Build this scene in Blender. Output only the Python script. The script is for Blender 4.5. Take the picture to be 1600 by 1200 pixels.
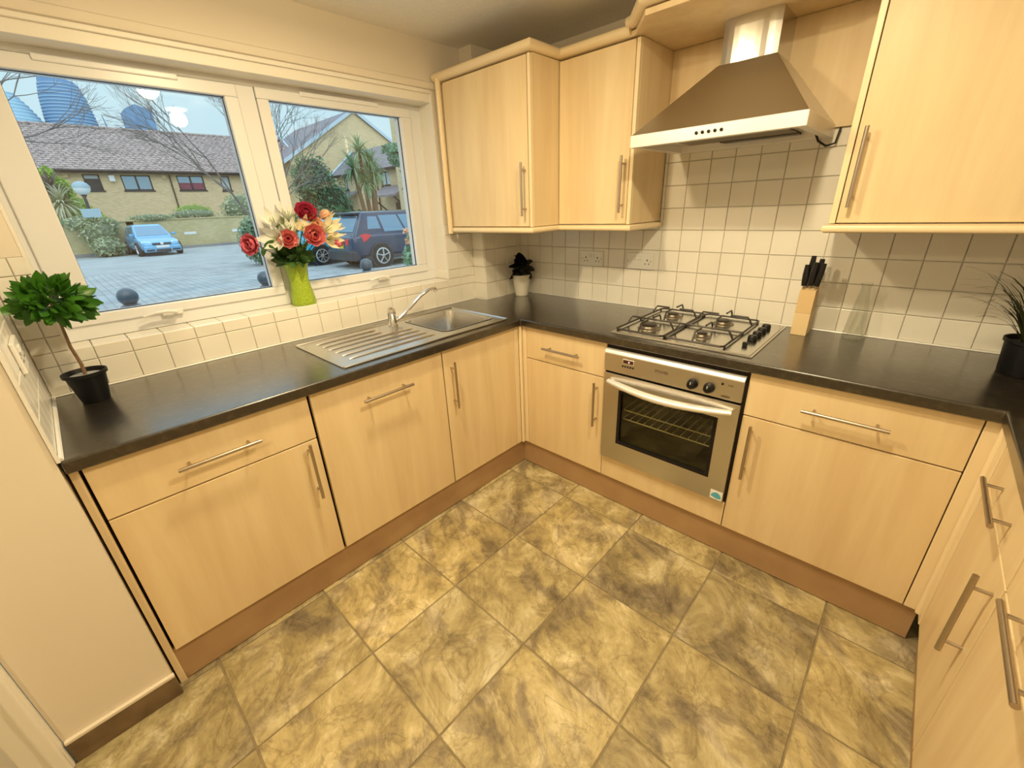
import bpy, bmesh, math, random
from mathutils import Vector, Matrix
random.seed(7)
for o in list(bpy.data.objects): bpy.data.objects.remove(o)
SC = bpy.context.scene
COL = SC.collection
R = math.radians

# ------------------------------------------------------------------ camera
cam_d = bpy.data.cameras.new('camera'); cam = bpy.data.objects.new('camera', cam_d); COL.objects.link(cam)
SC.camera = cam
_yaw, _pit, _rol = .7664, -.4016, -.0425
_fw = Vector((-math.sin(_yaw)*math.cos(_pit), math.cos(_yaw)*math.cos(_pit), math.sin(_pit)))
_r = Vector((math.cos(_yaw), math.sin(_yaw), 0)); _u = _r.cross(_fw)
_r2 = _r*math.cos(_rol) + _u*math.sin(_rol); _u2 = -_r*math.sin(_rol) + _u*math.cos(_rol)
_m = Matrix((_r2, _u2, -_fw)).transposed().to_4x4(); _m.translation = Vector((2.0728, -2.2167, 1.4658))
cam.matrix_world = _m
cam_d.sensor_width = 36; cam_d.lens = 654.3/1600*36; cam_d.clip_start = .02; cam_d.clip_end = 1500

# ------------------------------------------------------------------ view, world, lights
SC.view_settings.view_transform = 'Standard'; SC.view_settings.look = 'None'
SC.view_settings.exposure = 0.0; SC.view_settings.gamma = 1; SC.view_settings.use_curve_mapping = False
w = bpy.data.worlds.new('overcast_sky'); SC.world = w; w.use_nodes = True
wn = w.node_tree.nodes; wl = w.node_tree.links; wn.clear()
_tc = wn.new('ShaderNodeTexCoord'); _sx = wn.new('ShaderNodeSeparateXYZ'); _rp = wn.new('ShaderNodeValToRGB')
_ns = wn.new('ShaderNodeTexNoise'); _ns.inputs['Scale'].default_value = 2.2; _ns.inputs['Detail'].default_value = 5
_mx = wn.new('ShaderNodeMix'); _mx.data_type = 'RGBA'; _bg = wn.new('ShaderNodeBackground'); _wo = wn.new('ShaderNodeOutputWorld')
wl.new(_tc.outputs['Generated'], _sx.inputs[0]); wl.new(_sx.outputs['Z'], _rp.inputs[0])
_rp.color_ramp.elements[0].position = 0; _rp.color_ramp.elements[0].color = (.56, .76, .82, 1)
_rp.color_ramp.elements[1].position = .9; _rp.color_ramp.elements[1].color = (1.05, 1.45, 1.80, 1)
_e = _rp.color_ramp.elements.new(.30); _e.color = (.50, .76, .88, 1)
wl.new(_tc.outputs['Generated'], _ns.inputs['Vector'])
_r3 = wn.new('ShaderNodeMapRange'); _r3.inputs[1].default_value = .42; _r3.inputs[2].default_value = .75; _r3.inputs[4].default_value = .35
wl.new(_ns.outputs['Fac'], _r3.inputs[0]); wl.new(_r3.outputs[0], _mx.inputs[0])
wl.new(_rp.outputs[0], _mx.inputs[6]); _mx.inputs[7].default_value = (.78, .92, .98, 1)
wl.new(_mx.outputs[2], _bg.inputs[0]); _bg.inputs[1].default_value = 1.15; wl.new(_bg.outputs[0], _wo.inputs[0])
LAMPS = [(.90, -1.55, 2.195, 20, (1.0,.79,.45)), (1.75, -1.25, 2.195, 18, (1.0,.83,.52)), (1.9, -3.2, 2.195, 16, (1.0,.79,.45))]  # third entry is an added fill lamp behind the camera
for i, (x, y, z, p, lc) in enumerate(LAMPS):
    ld = bpy.data.lights.new('ceiling_lamp_light', 'AREA'); ld.shape = 'DISK'; ld.size = .11; ld.energy = p*.94; ld.color = lc
    lo = bpy.data.objects.new('ceiling_lamp_light', ld); COL.objects.link(lo); lo.location = (x, y, z)
    pd = bpy.data.lights.new('ceiling_lamp_glow', 'POINT'); pd.shadow_soft_size = .05; pd.energy = p*.32; pd.color = lc
    po = bpy.data.objects.new('ceiling_lamp_glow', pd); COL.objects.link(po); po.location = (x, y, z-.055)

sd = bpy.data.lights.new('overcast_fill_sun', 'SUN'); sd.energy = 1.35; sd.angle = R(75); sd.color = (1.0, .95, .84)  # broad soft sun added to brighten the facades and yard
so_ = bpy.data.objects.new('overcast_fill_sun', sd); COL.objects.link(so_); so_.rotation_euler = Vector((.72,-.25,.75)).to_track_quat('Z','Y').to_euler()
# ------------------------------------------------------------------ materials
MATS = {}
def mat(name, col, rough=.5, metal=0, spec=.5, coat=0, emit=None, estr=0, alpha=None, trans=0, ior=1.45):
    m = bpy.data.materials.new(name); m.use_nodes = True
    b = m.node_tree.nodes['Principled BSDF']
    b.inputs['Base Color'].default_value = (*col, 1); b.inputs['Roughness'].default_value = rough
    b.inputs['Metallic'].default_value = metal; b.inputs['Specular IOR Level'].default_value = spec
    b.inputs['Coat Weight'].default_value = coat; b.inputs['Transmission Weight'].default_value = trans; b.inputs['IOR'].default_value = ior
    if emit: b.inputs['Emission Color'].default_value = (*emit, 1); b.inputs['Emission Strength'].default_value = estr
    MATS[name] = m; return m
def nd(m, t, **kw):
    n = m.node_tree.nodes.new(t)
    for k, v in kw.items():
        if k in n.inputs: n.inputs[k].default_value = v
        else: setattr(n, k, v)
    return n
def coords(m, scale=(1,1,1), rnd=0, rot=(0,0,0)):
    L = m.node_tree.links; tc = nd(m, 'ShaderNodeTexCoord'); mp = nd(m, 'ShaderNodeMapping')
    mp.inputs['Scale'].default_value = scale; mp.inputs['Rotation'].default_value = rot
    if rnd:
        oi = nd(m, 'ShaderNodeObjectInfo'); ad = nd(m, 'ShaderNodeVectorMath', operation='ADD'); mu = nd(m, 'ShaderNodeMath', operation='MULTIPLY')
        mu.inputs[1].default_value = rnd; L.new(oi.outputs['Random'], mu.inputs[0])
        L.new(tc.outputs['Object'], ad.inputs[0]); L.new(mu.outputs[0], ad.inputs[1]); L.new(ad.outputs[0], mp.inputs[0])
    else: L.new(tc.outputs['Object'], mp.inputs[0])
    return mp.outputs[0]
def ramp(m, fac, stops):
    r = nd(m, 'ShaderNodeValToRGB'); e = r.color_ramp.elements
    while len(e) < len(stops): e.new(.5)
    for i, (p, c) in enumerate(stops): e[i].position = p; e[i].color = (*c, 1)
    m.node_tree.links.new(fac, r.inputs[0]); return r.outputs[0]
def noise(m, vec, scale, detail=4, rough=.5, dist=0):
    n = nd(m, 'ShaderNodeTexNoise'); n.inputs['Scale'].default_value = scale; n.inputs['Detail'].default_value = detail
    n.inputs['Roughness'].default_value = rough; n.inputs['Distortion'].default_value = dist
    m.node_tree.links.new(vec, n.inputs['Vector']); return n.outputs['Fac']
def setc(m, out): m.node_tree.links.new(out, m.node_tree.nodes['Principled BSDF'].inputs['Base Color'])
def bump(m, h, strength=.2, dist=.01):
    b = nd(m, 'ShaderNodeBump'); b.inputs['Strength'].default_value = strength; b.inputs['Distance'].default_value = dist
    m.node_tree.links.new(h, b.inputs['Height']); m.node_tree.links.new(b.outputs[0], m.node_tree.nodes['Principled BSDF'].inputs['Normal'])
def var(name, c0, c1, scale=8, rough=.5, bs=0, bd=.01, detail=4, sc=(1,1,1), rnd=0, lo=.35, hi=.65, **kw):
    m = mat(name, c0, rough, **kw); v = coords(m, sc, rnd); n = noise(m, v, scale, detail)
    setc(m, ramp(m, n, [(lo, c0), (hi, c1)]))
    if bs: bump(m, n, bs, bd)
    return m
# maple foil with vertical grain
m = mat('maple', (.75,.55,.3), .42); v = coords(m, (5.5, 5.5, .55), 9)
setc(m, ramp(m, noise(m, v, 2.2, 5, .6, .4), [(.3, (.70,.53,.31)), (.55, (.765,.605,.37)), (.75, (.81,.66,.42))]))
mat('maple_edge', (.76,.58,.35), .45)
mat('maple_cornice', (.82,.67,.44), .35)
var('plinth_board', (.38,.235,.125), (.44,.285,.155), 6, .45)
mat('gap_shade', (.015,.008,.004), .8)  # near-black for carcasses and oven housing, shade of the gaps put into colour
mat('carcass', (.62,.47,.28), .6)
m = mat('worktop_laminate', (.02,.02,.02), .36, spec=.5, ior=1.5, coat=1.0); v = coords(m)
m.node_tree.nodes['Principled BSDF'].inputs['Coat Roughness'].default_value = .20; m.node_tree.nodes['Principled BSDF'].inputs['Coat IOR'].default_value = 1.65; n1 = noise(m, v, 38, 6, .65, .6); setc(m, ramp(m, n1, [(.35, (.008,.006,.005)), (.55, (.020,.015,.010)), (.75, (.060,.045,.030))])); bump(m, n1, .10, .002)
m = mat('wall_tile_glaze', (.80,.77,.70), .22, spec=.5); v = coords(m, (1,1,1), 20); bump(m, noise(m, v, 12, 2), .14, .01)
v2 = coords(m, (1,1,1), 20); setc(m, ramp(m, noise(m, v2, 3, 2), [(.3, (.775,.745,.68)), (.7, (.83,.805,.745))]))
var('grout', (.56,.53,.46), (.66,.62,.54), 30, .8)
var('wall_paint', (.75,.68,.58), (.77,.70,.60), 3, .7, .06, .004, 8)
var('ceiling_paint', (.82,.80,.76), (.85,.83,.79), 60, .8, .35, .004, 3)
mat('white_paint', (.82,.79,.73), .45)
mat('upvc', (.76,.77,.80), .32)
mat('white_plastic', (.80,.79,.76), .3)
mat('gasket', (.02,.02,.022), .6)
m = mat('stainless_brushed', (.62,.60,.57), .30, metal=1); v = coords(m, (2, 2, 90)); n = noise(m, v, 6, 3); bump(m, n, .05, .002)
mat('stainless', (.66,.65,.63), .22, metal=1)
mat('sink_steel', (.62,.62,.62), .24, metal=1)
mat('handle_steel', (.50,.43,.36), .32, metal=1)
mat('chrome', (.80,.80,.80), .07, metal=1)
mat('aluminium_trim', (.86,.84,.82), .38, metal=.55)
mat('black_plastic', (.008,.007,.008), .35, spec=.35)
mat('black_enamel', (.022,.015,.012), .38)
mat('burner_metal', (.20,.17,.13), .4, metal=.7)
mat('oven_dark', (.03,.027,.017), .7)
mat('red_display', (.05,.01,.005), .2, emit=(1,.3,.15), estr=.02)
mat('lit_segment', (.9,.95,1), .4, emit=(.9,.95,1), estr=1.2)
mat('print_dark', (.05,.03,.02), .6)
mat('beech', (.70,.50,.26), .5)
mat('beech_light', (.78,.60,.34), .5)
mat('pot_black', (.006,.006,.007), .5, spec=.3)
mat('pot_white', (.80,.77,.68), .35)
mat('soil', (.10,.08,.06), .9); mat('gravel_white', (.35,.35,.34), .9)
var('bark', (.16,.09,.05), (.24,.15,.09), 40, .8, .5, .004)
def leafm(name, c0, c1, rough=.45, tr=.25):
    m = var(name, c0, c1, 3, rough, rnd=30, lo=.3, hi=.7); b = m.node_tree.nodes['Principled BSDF']
    b.inputs['Subsurface Weight'].default_value = 0
    t = nd(m, 'ShaderNodeBsdfTranslucent'); t.inputs[0].default_value = (*c1, 1); mx = nd(m, 'ShaderNodeMixShader'); mx.inputs[0].default_value = tr
    o = m.node_tree.nodes['Material Output']; L = m.node_tree.links
    L.new(b.outputs[0], mx.inputs[1]); L.new(t.outputs[0], mx.inputs[2]); L.new(mx.outputs[0], o.inputs[0]); return m
leafm('laurel_leaf', (.022,.085,.010), (.075,.25,.020), .38)
leafm('dark_leaf', (.006,.007,.006), (.012,.015,.010), .45, .05)
leafm('grass_leaf', (.035,.045,.015), (.075,.085,.03), .5)
leafm('bouquet_leaf', (.02,.055,.012), (.06,.14,.03), .5)
leafm('filler_leaf', (.16,.26,.05), (.35,.46,.12), .5)
leafm('petal_crimson', (.38,.02,.06), (.58,.06,.13), .55)
leafm('petal_coral', (.70,.12,.15), (.88,.36,.34), .55)
leafm('petal_pink', (.62,.09,.17), (.80,.24,.30), .55)
leafm('petal_peach', (.84,.45,.28), (.88,.58,.38), .55)
leafm('petal_cream', (.84,.72,.42), (.88,.80,.58), .55)
leafm('petal_white', (.80,.80,.66), (.86,.86,.76), .55)
leafm('hedge_leaf', (.07,.16,.06), (.20,.34,.15), .5)
leafm('shrub_leaf', (.10,.24,.13), (.28,.46,.30), .5)
leafm('ivy_leaf', (.20,.26,.12), (.58,.64,.42), .5)
leafm('lime_leaf', (.20,.36,.04), (.50,.68,.14), .5)
leafm('palm_leaf', (.13,.25,.12), (.38,.52,.30), .5)
leafm('cordyline_leaf', (.40,.40,.24), (.72,.70,.50), .5)
leafm('purple_leaf', (.12,.085,.09), (.26,.20,.19), .5)
leafm('conifer_leaf', (.06,.16,.08), (.16,.32,.18), .5)
# slate-look floor tile
m = mat('slate_tile', (.4,.3,.15), .40, spec=.45); v = coords(m, (1, 1, 1), 37, (0, 0, R(40)))
L = m.node_tree.links
mp2 = nd(m, 'ShaderNodeMapping'); mp2.inputs['Scale'].default_value = (1, 1.35, 1); L.new(v, mp2.inputs[0])
nA = noise(m, mp2.outputs[0], 5.0, 12, .72, .5); nP = noise(m, mp2.outputs[0], 3.1, 9, .62, .9); nV = noise(m, mp2.outputs[0], 3.6, 5, .6, 1.3); nT = noise(m, v, .45, 1)
cA = ramp(m, nA, [(.34, (.24,.19,.105)), (.46, (.39,.32,.165)), (.55, (.52,.44,.245)), (.68, (.76,.70,.50))])
mk_ = ramp(m, nP, [(.50, (0,0,0)), (.56, (.62,.62,.62)), (.66, (.9,.9,.9))])
x1_ = nd(m, 'ShaderNodeMix', data_type='RGBA'); L.new(mk_, x1_.inputs[0]); L.new(cA, x1_.inputs[6]); L.new(ramp(m, nA, [(.38, (.13,.10,.07)), (.50, (.24,.195,.135)), (.64, (.48,.41,.29))]), x1_.inputs[7])
ab = nd(m, 'ShaderNodeMath', operation='SUBTRACT'); ab.inputs[1].default_value = .5; L.new(nV, ab.inputs[0]); ab2 = nd(m, 'ShaderNodeMath', operation='ABSOLUTE'); L.new(ab.outputs[0], ab2.inputs[0])
x2_ = nd(m, 'ShaderNodeMix', data_type='RGBA', blend_type='MULTIPLY'); x2_.inputs[0].default_value = 1; L.new(x1_.outputs[2], x2_.inputs[6]); L.new(ramp(m, ab2.outputs[0], [(0, (.72,.70,.67)), (.012, (.88,.87,.86)), (.03, (1,1,1))]), x2_.inputs[7])
x3_ = nd(m, 'ShaderNodeMix', data_type='RGBA', blend_type='MULTIPLY'); x3_.inputs[0].default_value = 1; L.new(x2_.outputs[2], x3_.inputs[6]); L.new(ramp(m, nT, [(.35, (.82,.82,.84)), (.65, (1.1,1.07,1.0))]), x3_.inputs[7])
setc(m, x3_.outputs[2])
sm_ = nd(m, 'ShaderNodeMath', operation='ADD'); L.new(nA, sm_.inputs[0]); L.new(nV, sm_.inputs[1]); bump(m, sm_.outputs[0], .5, .012)
var('floor_joint', (.22,.175,.10), (.30,.24,.145), 20, .8)
var('skirting_slate', (.10,.065,.035), (.20,.135,.075), 9, .5)
# glass
def glassmat(name, tint, p=4.5, base=.045, rough=0.0):
    m = bpy.data.materials.new(name); m.use_nodes = True; n = m.node_tree.nodes; n.clear(); L = m.node_tree.links
    t = n.new('ShaderNodeBsdfTransparent'); t.inputs[0].default_value = (*tint, 1); g = n.new('ShaderNodeBsdfGlossy'); g.inputs['Roughness'].default_value = rough
    lw = n.new('ShaderNodeLayerWeight'); lw.inputs['Blend'].default_value = .5; pw = n.new('ShaderNodeMath'); pw.operation = 'POWER'; pw.inputs[1].default_value = p; L.new(lw.outputs['Facing'], pw.inputs[0]); f = n.new('ShaderNodeMath'); f.operation = 'MULTIPLY_ADD'; f.inputs[1].default_value = .8; f.inputs[2].default_value = base; L.new(pw.outputs[0], f.inputs[0]); mx = n.new('ShaderNodeMixShader'); o = n.new('ShaderNodeOutputMaterial')
    L.new(f.outputs[0], mx.inputs[0]); L.new(t.outputs[0], mx.inputs[1]); L.new(g.outputs[0], mx.inputs[2]); L.new(mx.outputs[0], o.inputs[0]); MATS[name] = m
glassmat('window_glass', (.97,.985,.985)); glassmat('carafe_glass', (.90,.91,.89), 2.2, .05); glassmat('oven_glass', (.80,.80,.66)); 
m = mat('vase_glass', (.52,.72,.06), .12, trans=.0, spec=.6); v = coords(m); bb = m.node_tree.nodes['Principled BSDF']
vo = nd(m, 'ShaderNodeTexVoronoi', feature='DISTANCE_TO_EDGE'); vo.inputs['Scale'].default_value = 120; L2 = m.node_tree.links; L2.new(v, vo.inputs['Vector'])
setc(m, ramp(m, vo.outputs['Distance'], [(.0, (.62,.76,.12)), (.15, (.45,.62,.04)), (.5, (.34,.50,.02))])); bump(m, vo.outputs['Distance'], .5, .004)
tt = nd(m, 'ShaderNodeBsdfTransparent'); tt.inputs[0].default_value = (.72,.86,.25,1); mx = nd(m, 'ShaderNodeMixShader'); mx.inputs[0].default_value = .38
L2.new(bb.outputs[0], mx.inputs[1]); L2.new(tt.outputs[0], mx.inputs[2]); L2.new(mx.outputs[0], m.node_tree.nodes['Material Output'].inputs[0])
# outdoors
def brickmat(name, c1, c2, mort, sc):
    m = mat(name, c1, .85); L = m.node_tree.links; tc = nd(m, 'ShaderNodeTexCoord'); sp = nd(m, 'ShaderNodeSeparateXYZ'); cb = nd(m, 'ShaderNodeCombineXYZ')
    ad = nd(m, 'ShaderNodeMath', operation='ADD'); L.new(tc.outputs['Object'], sp.inputs[0]); L.new(sp.outputs[0], ad.inputs[0]); L.new(sp.outputs[1], ad.inputs[1])
    L.new(ad.outputs[0], cb.inputs[0]); L.new(sp.outputs[2], cb.inputs[1])
    b = nd(m, 'ShaderNodeTexBrick'); b.inputs['Scale'].default_value = 1; b.inputs['Brick Width'].default_value = .225; b.inputs['Row Height'].default_value = .075
    b.inputs['Mortar Size'].default_value = .008; b.inputs['Color1'].default_value = (*c1, 1); b.inputs['Color2'].default_value = (*c2, 1); b.inputs['Mortar'].default_value = (*mort, 1)
    L.new(cb.outputs[0], b.inputs['Vector'])
    n = noise(m, tc.outputs['Object'], .8, 6, .7); mx = nd(m, 'ShaderNodeMix', data_type='RGBA', blend_type='MULTIPLY'); mx.inputs[0].default_value = .6
    L.new(b.outputs['Color'], mx.inputs[6]); L.new(ramp(m, n, [(.3, sc), (.7, (1,1,1))]), mx.inputs[7]); setc(m, mx.outputs[2]); bump(m, b.outputs['Fac'], -.3, .01)
brickmat('stock_brick', (.74,.56,.33), (.62,.45,.25), (.66,.58,.44), (.80,.78,.70))
brickmat('garden_brick', (.62,.52,.29), (.52,.43,.25), (.55,.50,.38), (.60,.68,.44))
brickmat('gable_brick', (.76,.59,.33), (.66,.50,.28), (.68,.60,.46), (.8,.78,.7))
var('roof_tile', (.26,.205,.195), (.50,.40,.375), 4.5, .7, detail=8)
var('roof_slate', (.20,.17,.19), (.26,.23,.25), 3, .6)
mat('fascia_dark', (.035,.028,.03), .5); mat('verge_white', (.50,.62,.70), .5)
mat('frame_dark', (.035,.035,.045), .4); mat('pane_sky', (.30,.42,.50), .08, metal=.6); mat('pane_dark', (.03,.035,.045), .1)
mat('curtain_white', (.55,.62,.66), .7); mat('curtain_red', (.26,.07,.12), .8)
var('asphalt', (.33,.36,.365), (.40,.43,.43), .8, .75, detail=8)
var('paver', (.31,.335,.34), (.44,.465,.47), 2.0, .7, detail=6)
mat('kerb', (.26,.27,.28), .8)
var('tower_hazed', (.11,.23,.42), (.14,.27,.46), .05, .5); mat('tower_band_hazed', (.26,.42,.58), .5); mat('tower_pale_hazed', (.30,.50,.66), .5); mat('tower_pale_band_hazed', (.44,.62,.72), .5); mat('tower_blue_hazed', (.16,.29,.48), .5)  # distance haze is put into these colours as pale blue
mat('bollard_paint', (.05,.07,.09), .3, coat=.5); mat('pole_dark', (.05,.055,.06), .5); mat('lamp_dome', (.30,.42,.48), .3); mat('sign_face', (.36,.50,.58), .4)
mat('globe_glass', (.75,.80,.80), .2)
mat('car_blue', (.13,.40,.66), .22, coat=1); mat('car_navy', (.022,.032,.075), .18, coat=1); mat('car_teal', (.05,.42,.58), .22, coat=1)
mat('car_glass', (.20,.32,.42), .05, metal=.5); mat('tyre', (.015,.015,.017), .75); mat('alloy', (.62,.64,.66), .3, metal=.7); mat('car_trim', (.05,.052,.06), .55)
mat('tail_red', (.65,.02,.03), .2, coat=1); mat('lens_clear', (.75,.82,.85), .12); mat('plate_yellow', (.75,.62,.10), .5); mat('plate_white', (.75,.78,.80), .5)
var('twig', (.16,.14,.13), (.24,.21,.19), 3, .8)
mat('lamp_glow', (1,.9,.7), .5, emit=(1,.82,.55), estr=9)
mat('cable_black', (.01,.01,.01), .5)
mat('sticker_white', (.85,.86,.86), .4); mat('sticker_blue', (.10,.42,.62), .4); mat('sticker_green', (.12,.28,.20), .4)

# ------------------------------------------------------------------ mesh builder
def worigin(p):
    v = Vector((0,0,0))
    while p is not None: v += p.location; p = p.parent
    return v
class MB:
    def __init__(s): s.v = []; s.f = []
    def add(s, vs, fs):
        n = len(s.v); s.v += [tuple(v) for v in vs]; s.f += [tuple(i+n for i in f) for f in fs]; return s
    def box(s, x0, x1, y0, y1, z0, z1):
        return s.add([(x0,y0,z0),(x1,y0,z0),(x1,y1,z0),(x0,y1,z0),(x0,y0,z1),(x1,y0,z1),(x1,y1,z1),(x0,y1,z1)],
                     [(0,3,2,1),(4,5,6,7),(0,1,5,4),(1,2,6,5),(2,3,7,6),(3,0,4,7)])
    def prism(s, poly, axis, a, b):
        n = len(poly); vs = []
        for t in (a, b):
            for p, q in poly:
                vs.append((t,p,q) if axis == 'x' else (p,t,q) if axis == 'y' else (p,q,t))
        return s.add(vs, [tuple(range(n-1,-1,-1)), tuple(range(n,2*n))] + [(i,(i+1)%n,n+(i+1)%n,n+i) for i in range(n)])
    def tube(s, pts, r, n=8, caps=True, flat=1.0):
        pts = [Vector(p) for p in pts]; k = len(pts); rs = r if isinstance(r, (list, tuple)) else [r]*k
        t0 = (pts[1]-pts[0]).normalized(); up = Vector((0,0,1)) if abs(t0.z) < .9 else Vector((1,0,0)); a = t0.cross(up).normalized(); vs = []
        for i, p in enumerate(pts):
            t = (pts[min(i+1,k-1)]-pts[max(i-1,0)])
            t = t.normalized() if t.length > 1e-9 else t0
            a = (a - t*a.dot(t)).normalized(); b = t.cross(a)
            for j in range(n):
                an = 2*math.pi*j/n; vs.append(p + a*math.cos(an)*rs[i] + b*math.sin(an)*rs[i]*flat)
        fs = [(i*n+j, i*n+(j+1)%n, (i+1)*n+(j+1)%n, (i+1)*n+j) for i in range(k-1) for j in range(n)]
        if caps: fs += [tuple(range(n-1,-1,-1)), tuple((k-1)*n+j for j in range(n))]
        return s.add(vs, fs)
    def lathe(s, prof, c, n=24, axis='z', caps=True, sx=1, sy=1):
        vs = []
        for r, h in prof:
            for j in range(n):
                an = 2*math.pi*j/n; a, b = r*math.cos(an)*sx, r*math.sin(an)*sy
                vs.append((c[0]+a,c[1]+b,c[2]+h) if axis == 'z' else (c[0]+h,c[1]+a,c[2]+b) if axis == 'x' else (c[0]+a,c[1]+h,c[2]+b))
        k = len(prof); fs = [(i*n+j, i*n+(j+1)%n, (i+1)*n+(j+1)%n, (i+1)*n+j) for i in range(k-1) for j in range(n)]
        if caps: fs += [tuple(range(n-1,-1,-1)), tuple((k-1)*n+j for j in range(n))]
        return s.add(vs, fs)
    def ball(s, c, r, n=12, m=8, sz=1):
        return s.lathe([(max(1e-4, r*math.sin(math.pi*i/m)), -r*sz*math.cos(math.pi*i/m)) for i in range(m+1)], c, n)
    def sweep(s, path, prof):       # path: (x,y) list; prof: (outward,z) list; outward = right of travel
        P = [Vector(p) for p in path]; k = len(P); vs = []; n = len(prof)
        for i, p in enumerate(P):
            d0 = (P[i]-P[i-1]).normalized() if i else None; d1 = (P[i+1]-P[i]).normalized() if i < k-1 else None
            n0 = Vector((d0.y,-d0.x)) if d0 else None; n1 = Vector((d1.y,-d1.x)) if d1 else None
            if n0 and n1: nn = (n0+n1); nn = nn/(1+n0.dot(n1))
            else: nn = n0 or n1
            for o, z in prof: vs.append((p.x+nn.x*o, p.y+nn.y*o, z))
        fs = [(i*n+j, (i+1)*n+j, (i+1)*n+(j+1)%n, i*n+(j+1)%n) for i in range(k-1) for j in range(n)]
        fs += [tuple(range(n)), tuple((k-1)*n+j for j in range(n-1,-1,-1))]
        return s.add(vs, fs)
    def cells(s, xs, ys, keep, z0, z1):
        nx, ny = len(xs), len(ys); idx = {}; vs = []; fs = []
        def V(i, j, t):
            k = (i,j,t)
            if k not in idx: idx[k] = len(vs); vs.append((xs[i], ys[j], z1 if t else z0))
            return idx[k]
        K = lambda i, j: 0 <= i < nx-1 and 0 <= j < ny-1 and keep(.5*(xs[i]+xs[i+1]), .5*(ys[j]+ys[j+1]))
        for i in range(nx-1):
            for j in range(ny-1):
                if not K(i,j): continue
                fs.append((V(i,j,1),V(i+1,j,1),V(i+1,j+1,1),V(i,j+1,1))); fs.append((V(i,j,0),V(i,j+1,0),V(i+1,j+1,0),V(i+1,j,0)))
                if not K(i-1,j): fs.append((V(i,j+1,0),V(i,j,0),V(i,j,1),V(i,j+1,1)))
                if not K(i+1,j): fs.append((V(i+1,j,0),V(i+1,j+1,0),V(i+1,j+1,1),V(i+1,j,1)))
                if not K(i,j-1): fs.append((V(i,j,0),V(i+1,j,0),V(i+1,j,1),V(i,j,1)))
                if not K(i,j+1): fs.append((V(i+1,j+1,0),V(i,j+1,0),V(i,j+1,1),V(i+1,j+1,1)))
        return s.add(vs, fs)
    def mesh(s, name, mt, off=(0,0,0), smooth=False):
        me = bpy.data.meshes.new(name); o = Vector(off)
        me.from_pydata([tuple(Vector(v)-o) for v in s.v], [], s.f); me.materials.append(MATS[mt])
        if smooth: me.polygons.foreach_set('use_smooth', [True]*len(me.polygons))
        me.update(); return me
    def build(s, name, mt, parent=None, bevel=0, smooth=False, local=False, seg=2):
        me = s.mesh(name, mt, (0,0,0) if (local or parent is None) else worigin(parent), smooth)
        bm = bmesh.new(); bm.from_mesh(me); bmesh.ops.recalc_face_normals(bm, faces=bm.faces); bm.to_mesh(me); bm.free()
        o = bpy.data.objects.new(name, me); COL.objects.link(o); o.parent = parent
        if bevel:
            b = o.modifiers.new('bevel', 'BEVEL'); b.width = bevel; b.segments = seg; b.limit_method = 'ANGLE'; b.angle_limit = R(35)
        if smooth and hasattr(me, 'set_sharp_from_angle'): me.set_sharp_from_angle(angle=R(40))
        return o
def B(*a): return MB().box(*a)
def tag(o, label, cat, group=None):
    o['label'] = label; o['category'] = cat
    if group: o['group'] = group
    return o
def thing(name, label, cat, loc, group=None, rz=0):
    o = bpy.data.objects.new(name, None); COL.objects.link(o); o.location = loc; o.rotation_euler = (0,0,rz); o.empty_display_size = .05
    return tag(o, label, cat, group)
def struct(o): o['kind'] = 'structure'; return o
def stuff(o): o['kind'] = 'stuff'; return o
def inst(name, me, parent, loc, rot=(0,0,0), scale=(1,1,1)):      # shared-mesh child, loc in parent space
    o = bpy.data.objects.new(name, me); COL.objects.link(o); o.parent = parent; o.location = loc; o.rotation_euler = rot; o.scale = scale; return o

# ------------------------------------------------------------------ ROOM SHELL
LY, XR, ZC, WX = -2.357, 2.94, 2.262, -.03
floor = struct(B(-.35, XR+.1, -4.3, .3, -.12, -.0035).build('floor', 'floor_joint'))
TP = .387
fm = {}
for i in range(-1, 8):
    for j in range(-12, 1):
        x0, y0 = .585+(i-1)*TP, -.31+j*TP+ .0; x1, y1 = x0+TP, y0+TP
        x0, x1, y0, y1 = max(x0,-.0), min(x1,XR), max(y0,-4.2), min(y1,0)
        if x1-x0 < .03 or y1-y0 < .03: continue
        if x0 < .58 and y1 < LY: continue
        key = (round(x1-x0,3), round(y1-y0,3))
        if key not in fm:
            a, b = (x1-x0)/2-.0028, (y1-y0)/2-.0028; c = .0020
            fm[key] = MB().add([(-a,-b,-.004),(a,-b,-.004),(a,b,-.004),(-a,b,-.004),(-a,-b,-.0015),(a,-b,-.0015),(a,b,-.0015),(-a,b,-.0015),(-a+c,-b+c,0),(a-c,-b+c,0),(a-c,b-c,0),(-a+c,b-c,0)],
                [(0,1,5,4),(1,2,6,5),(2,3,7,6),(3,0,4,7),(4,5,9,8),(5,6,10,9),(6,7,11,10),(7,4,8,11),(8,9,10,11)]).mesh('floor_tile', 'slate_tile')
        inst('floor_tile', fm[key], floor, ((x0+x1)/2, (y0+y1)/2, 0))
ceiling = struct(B(-.35, XR+.1, -4.3, .3, ZC, ZC+.1).build('ceiling', 'ceiling_paint'))
wall_back = struct(B(-.35, XR+.1, .006, .3, -.1, ZC+.02).build('wall_back', 'grout'))
B(-.35, XR, .0015, .012, 1.72, ZC).build('plaster_band', 'wall_paint', wall_back)
wall_right = struct(B(XR, XR+.12, -4.3, .1, -.1, ZC+.02).build('wall_right', 'wall_paint'))
wall_rear = struct(B(.5, XR+.1, -4.32, -4.2, -.1, ZC+.02).build('wall_rear', 'wall_paint'))
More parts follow.
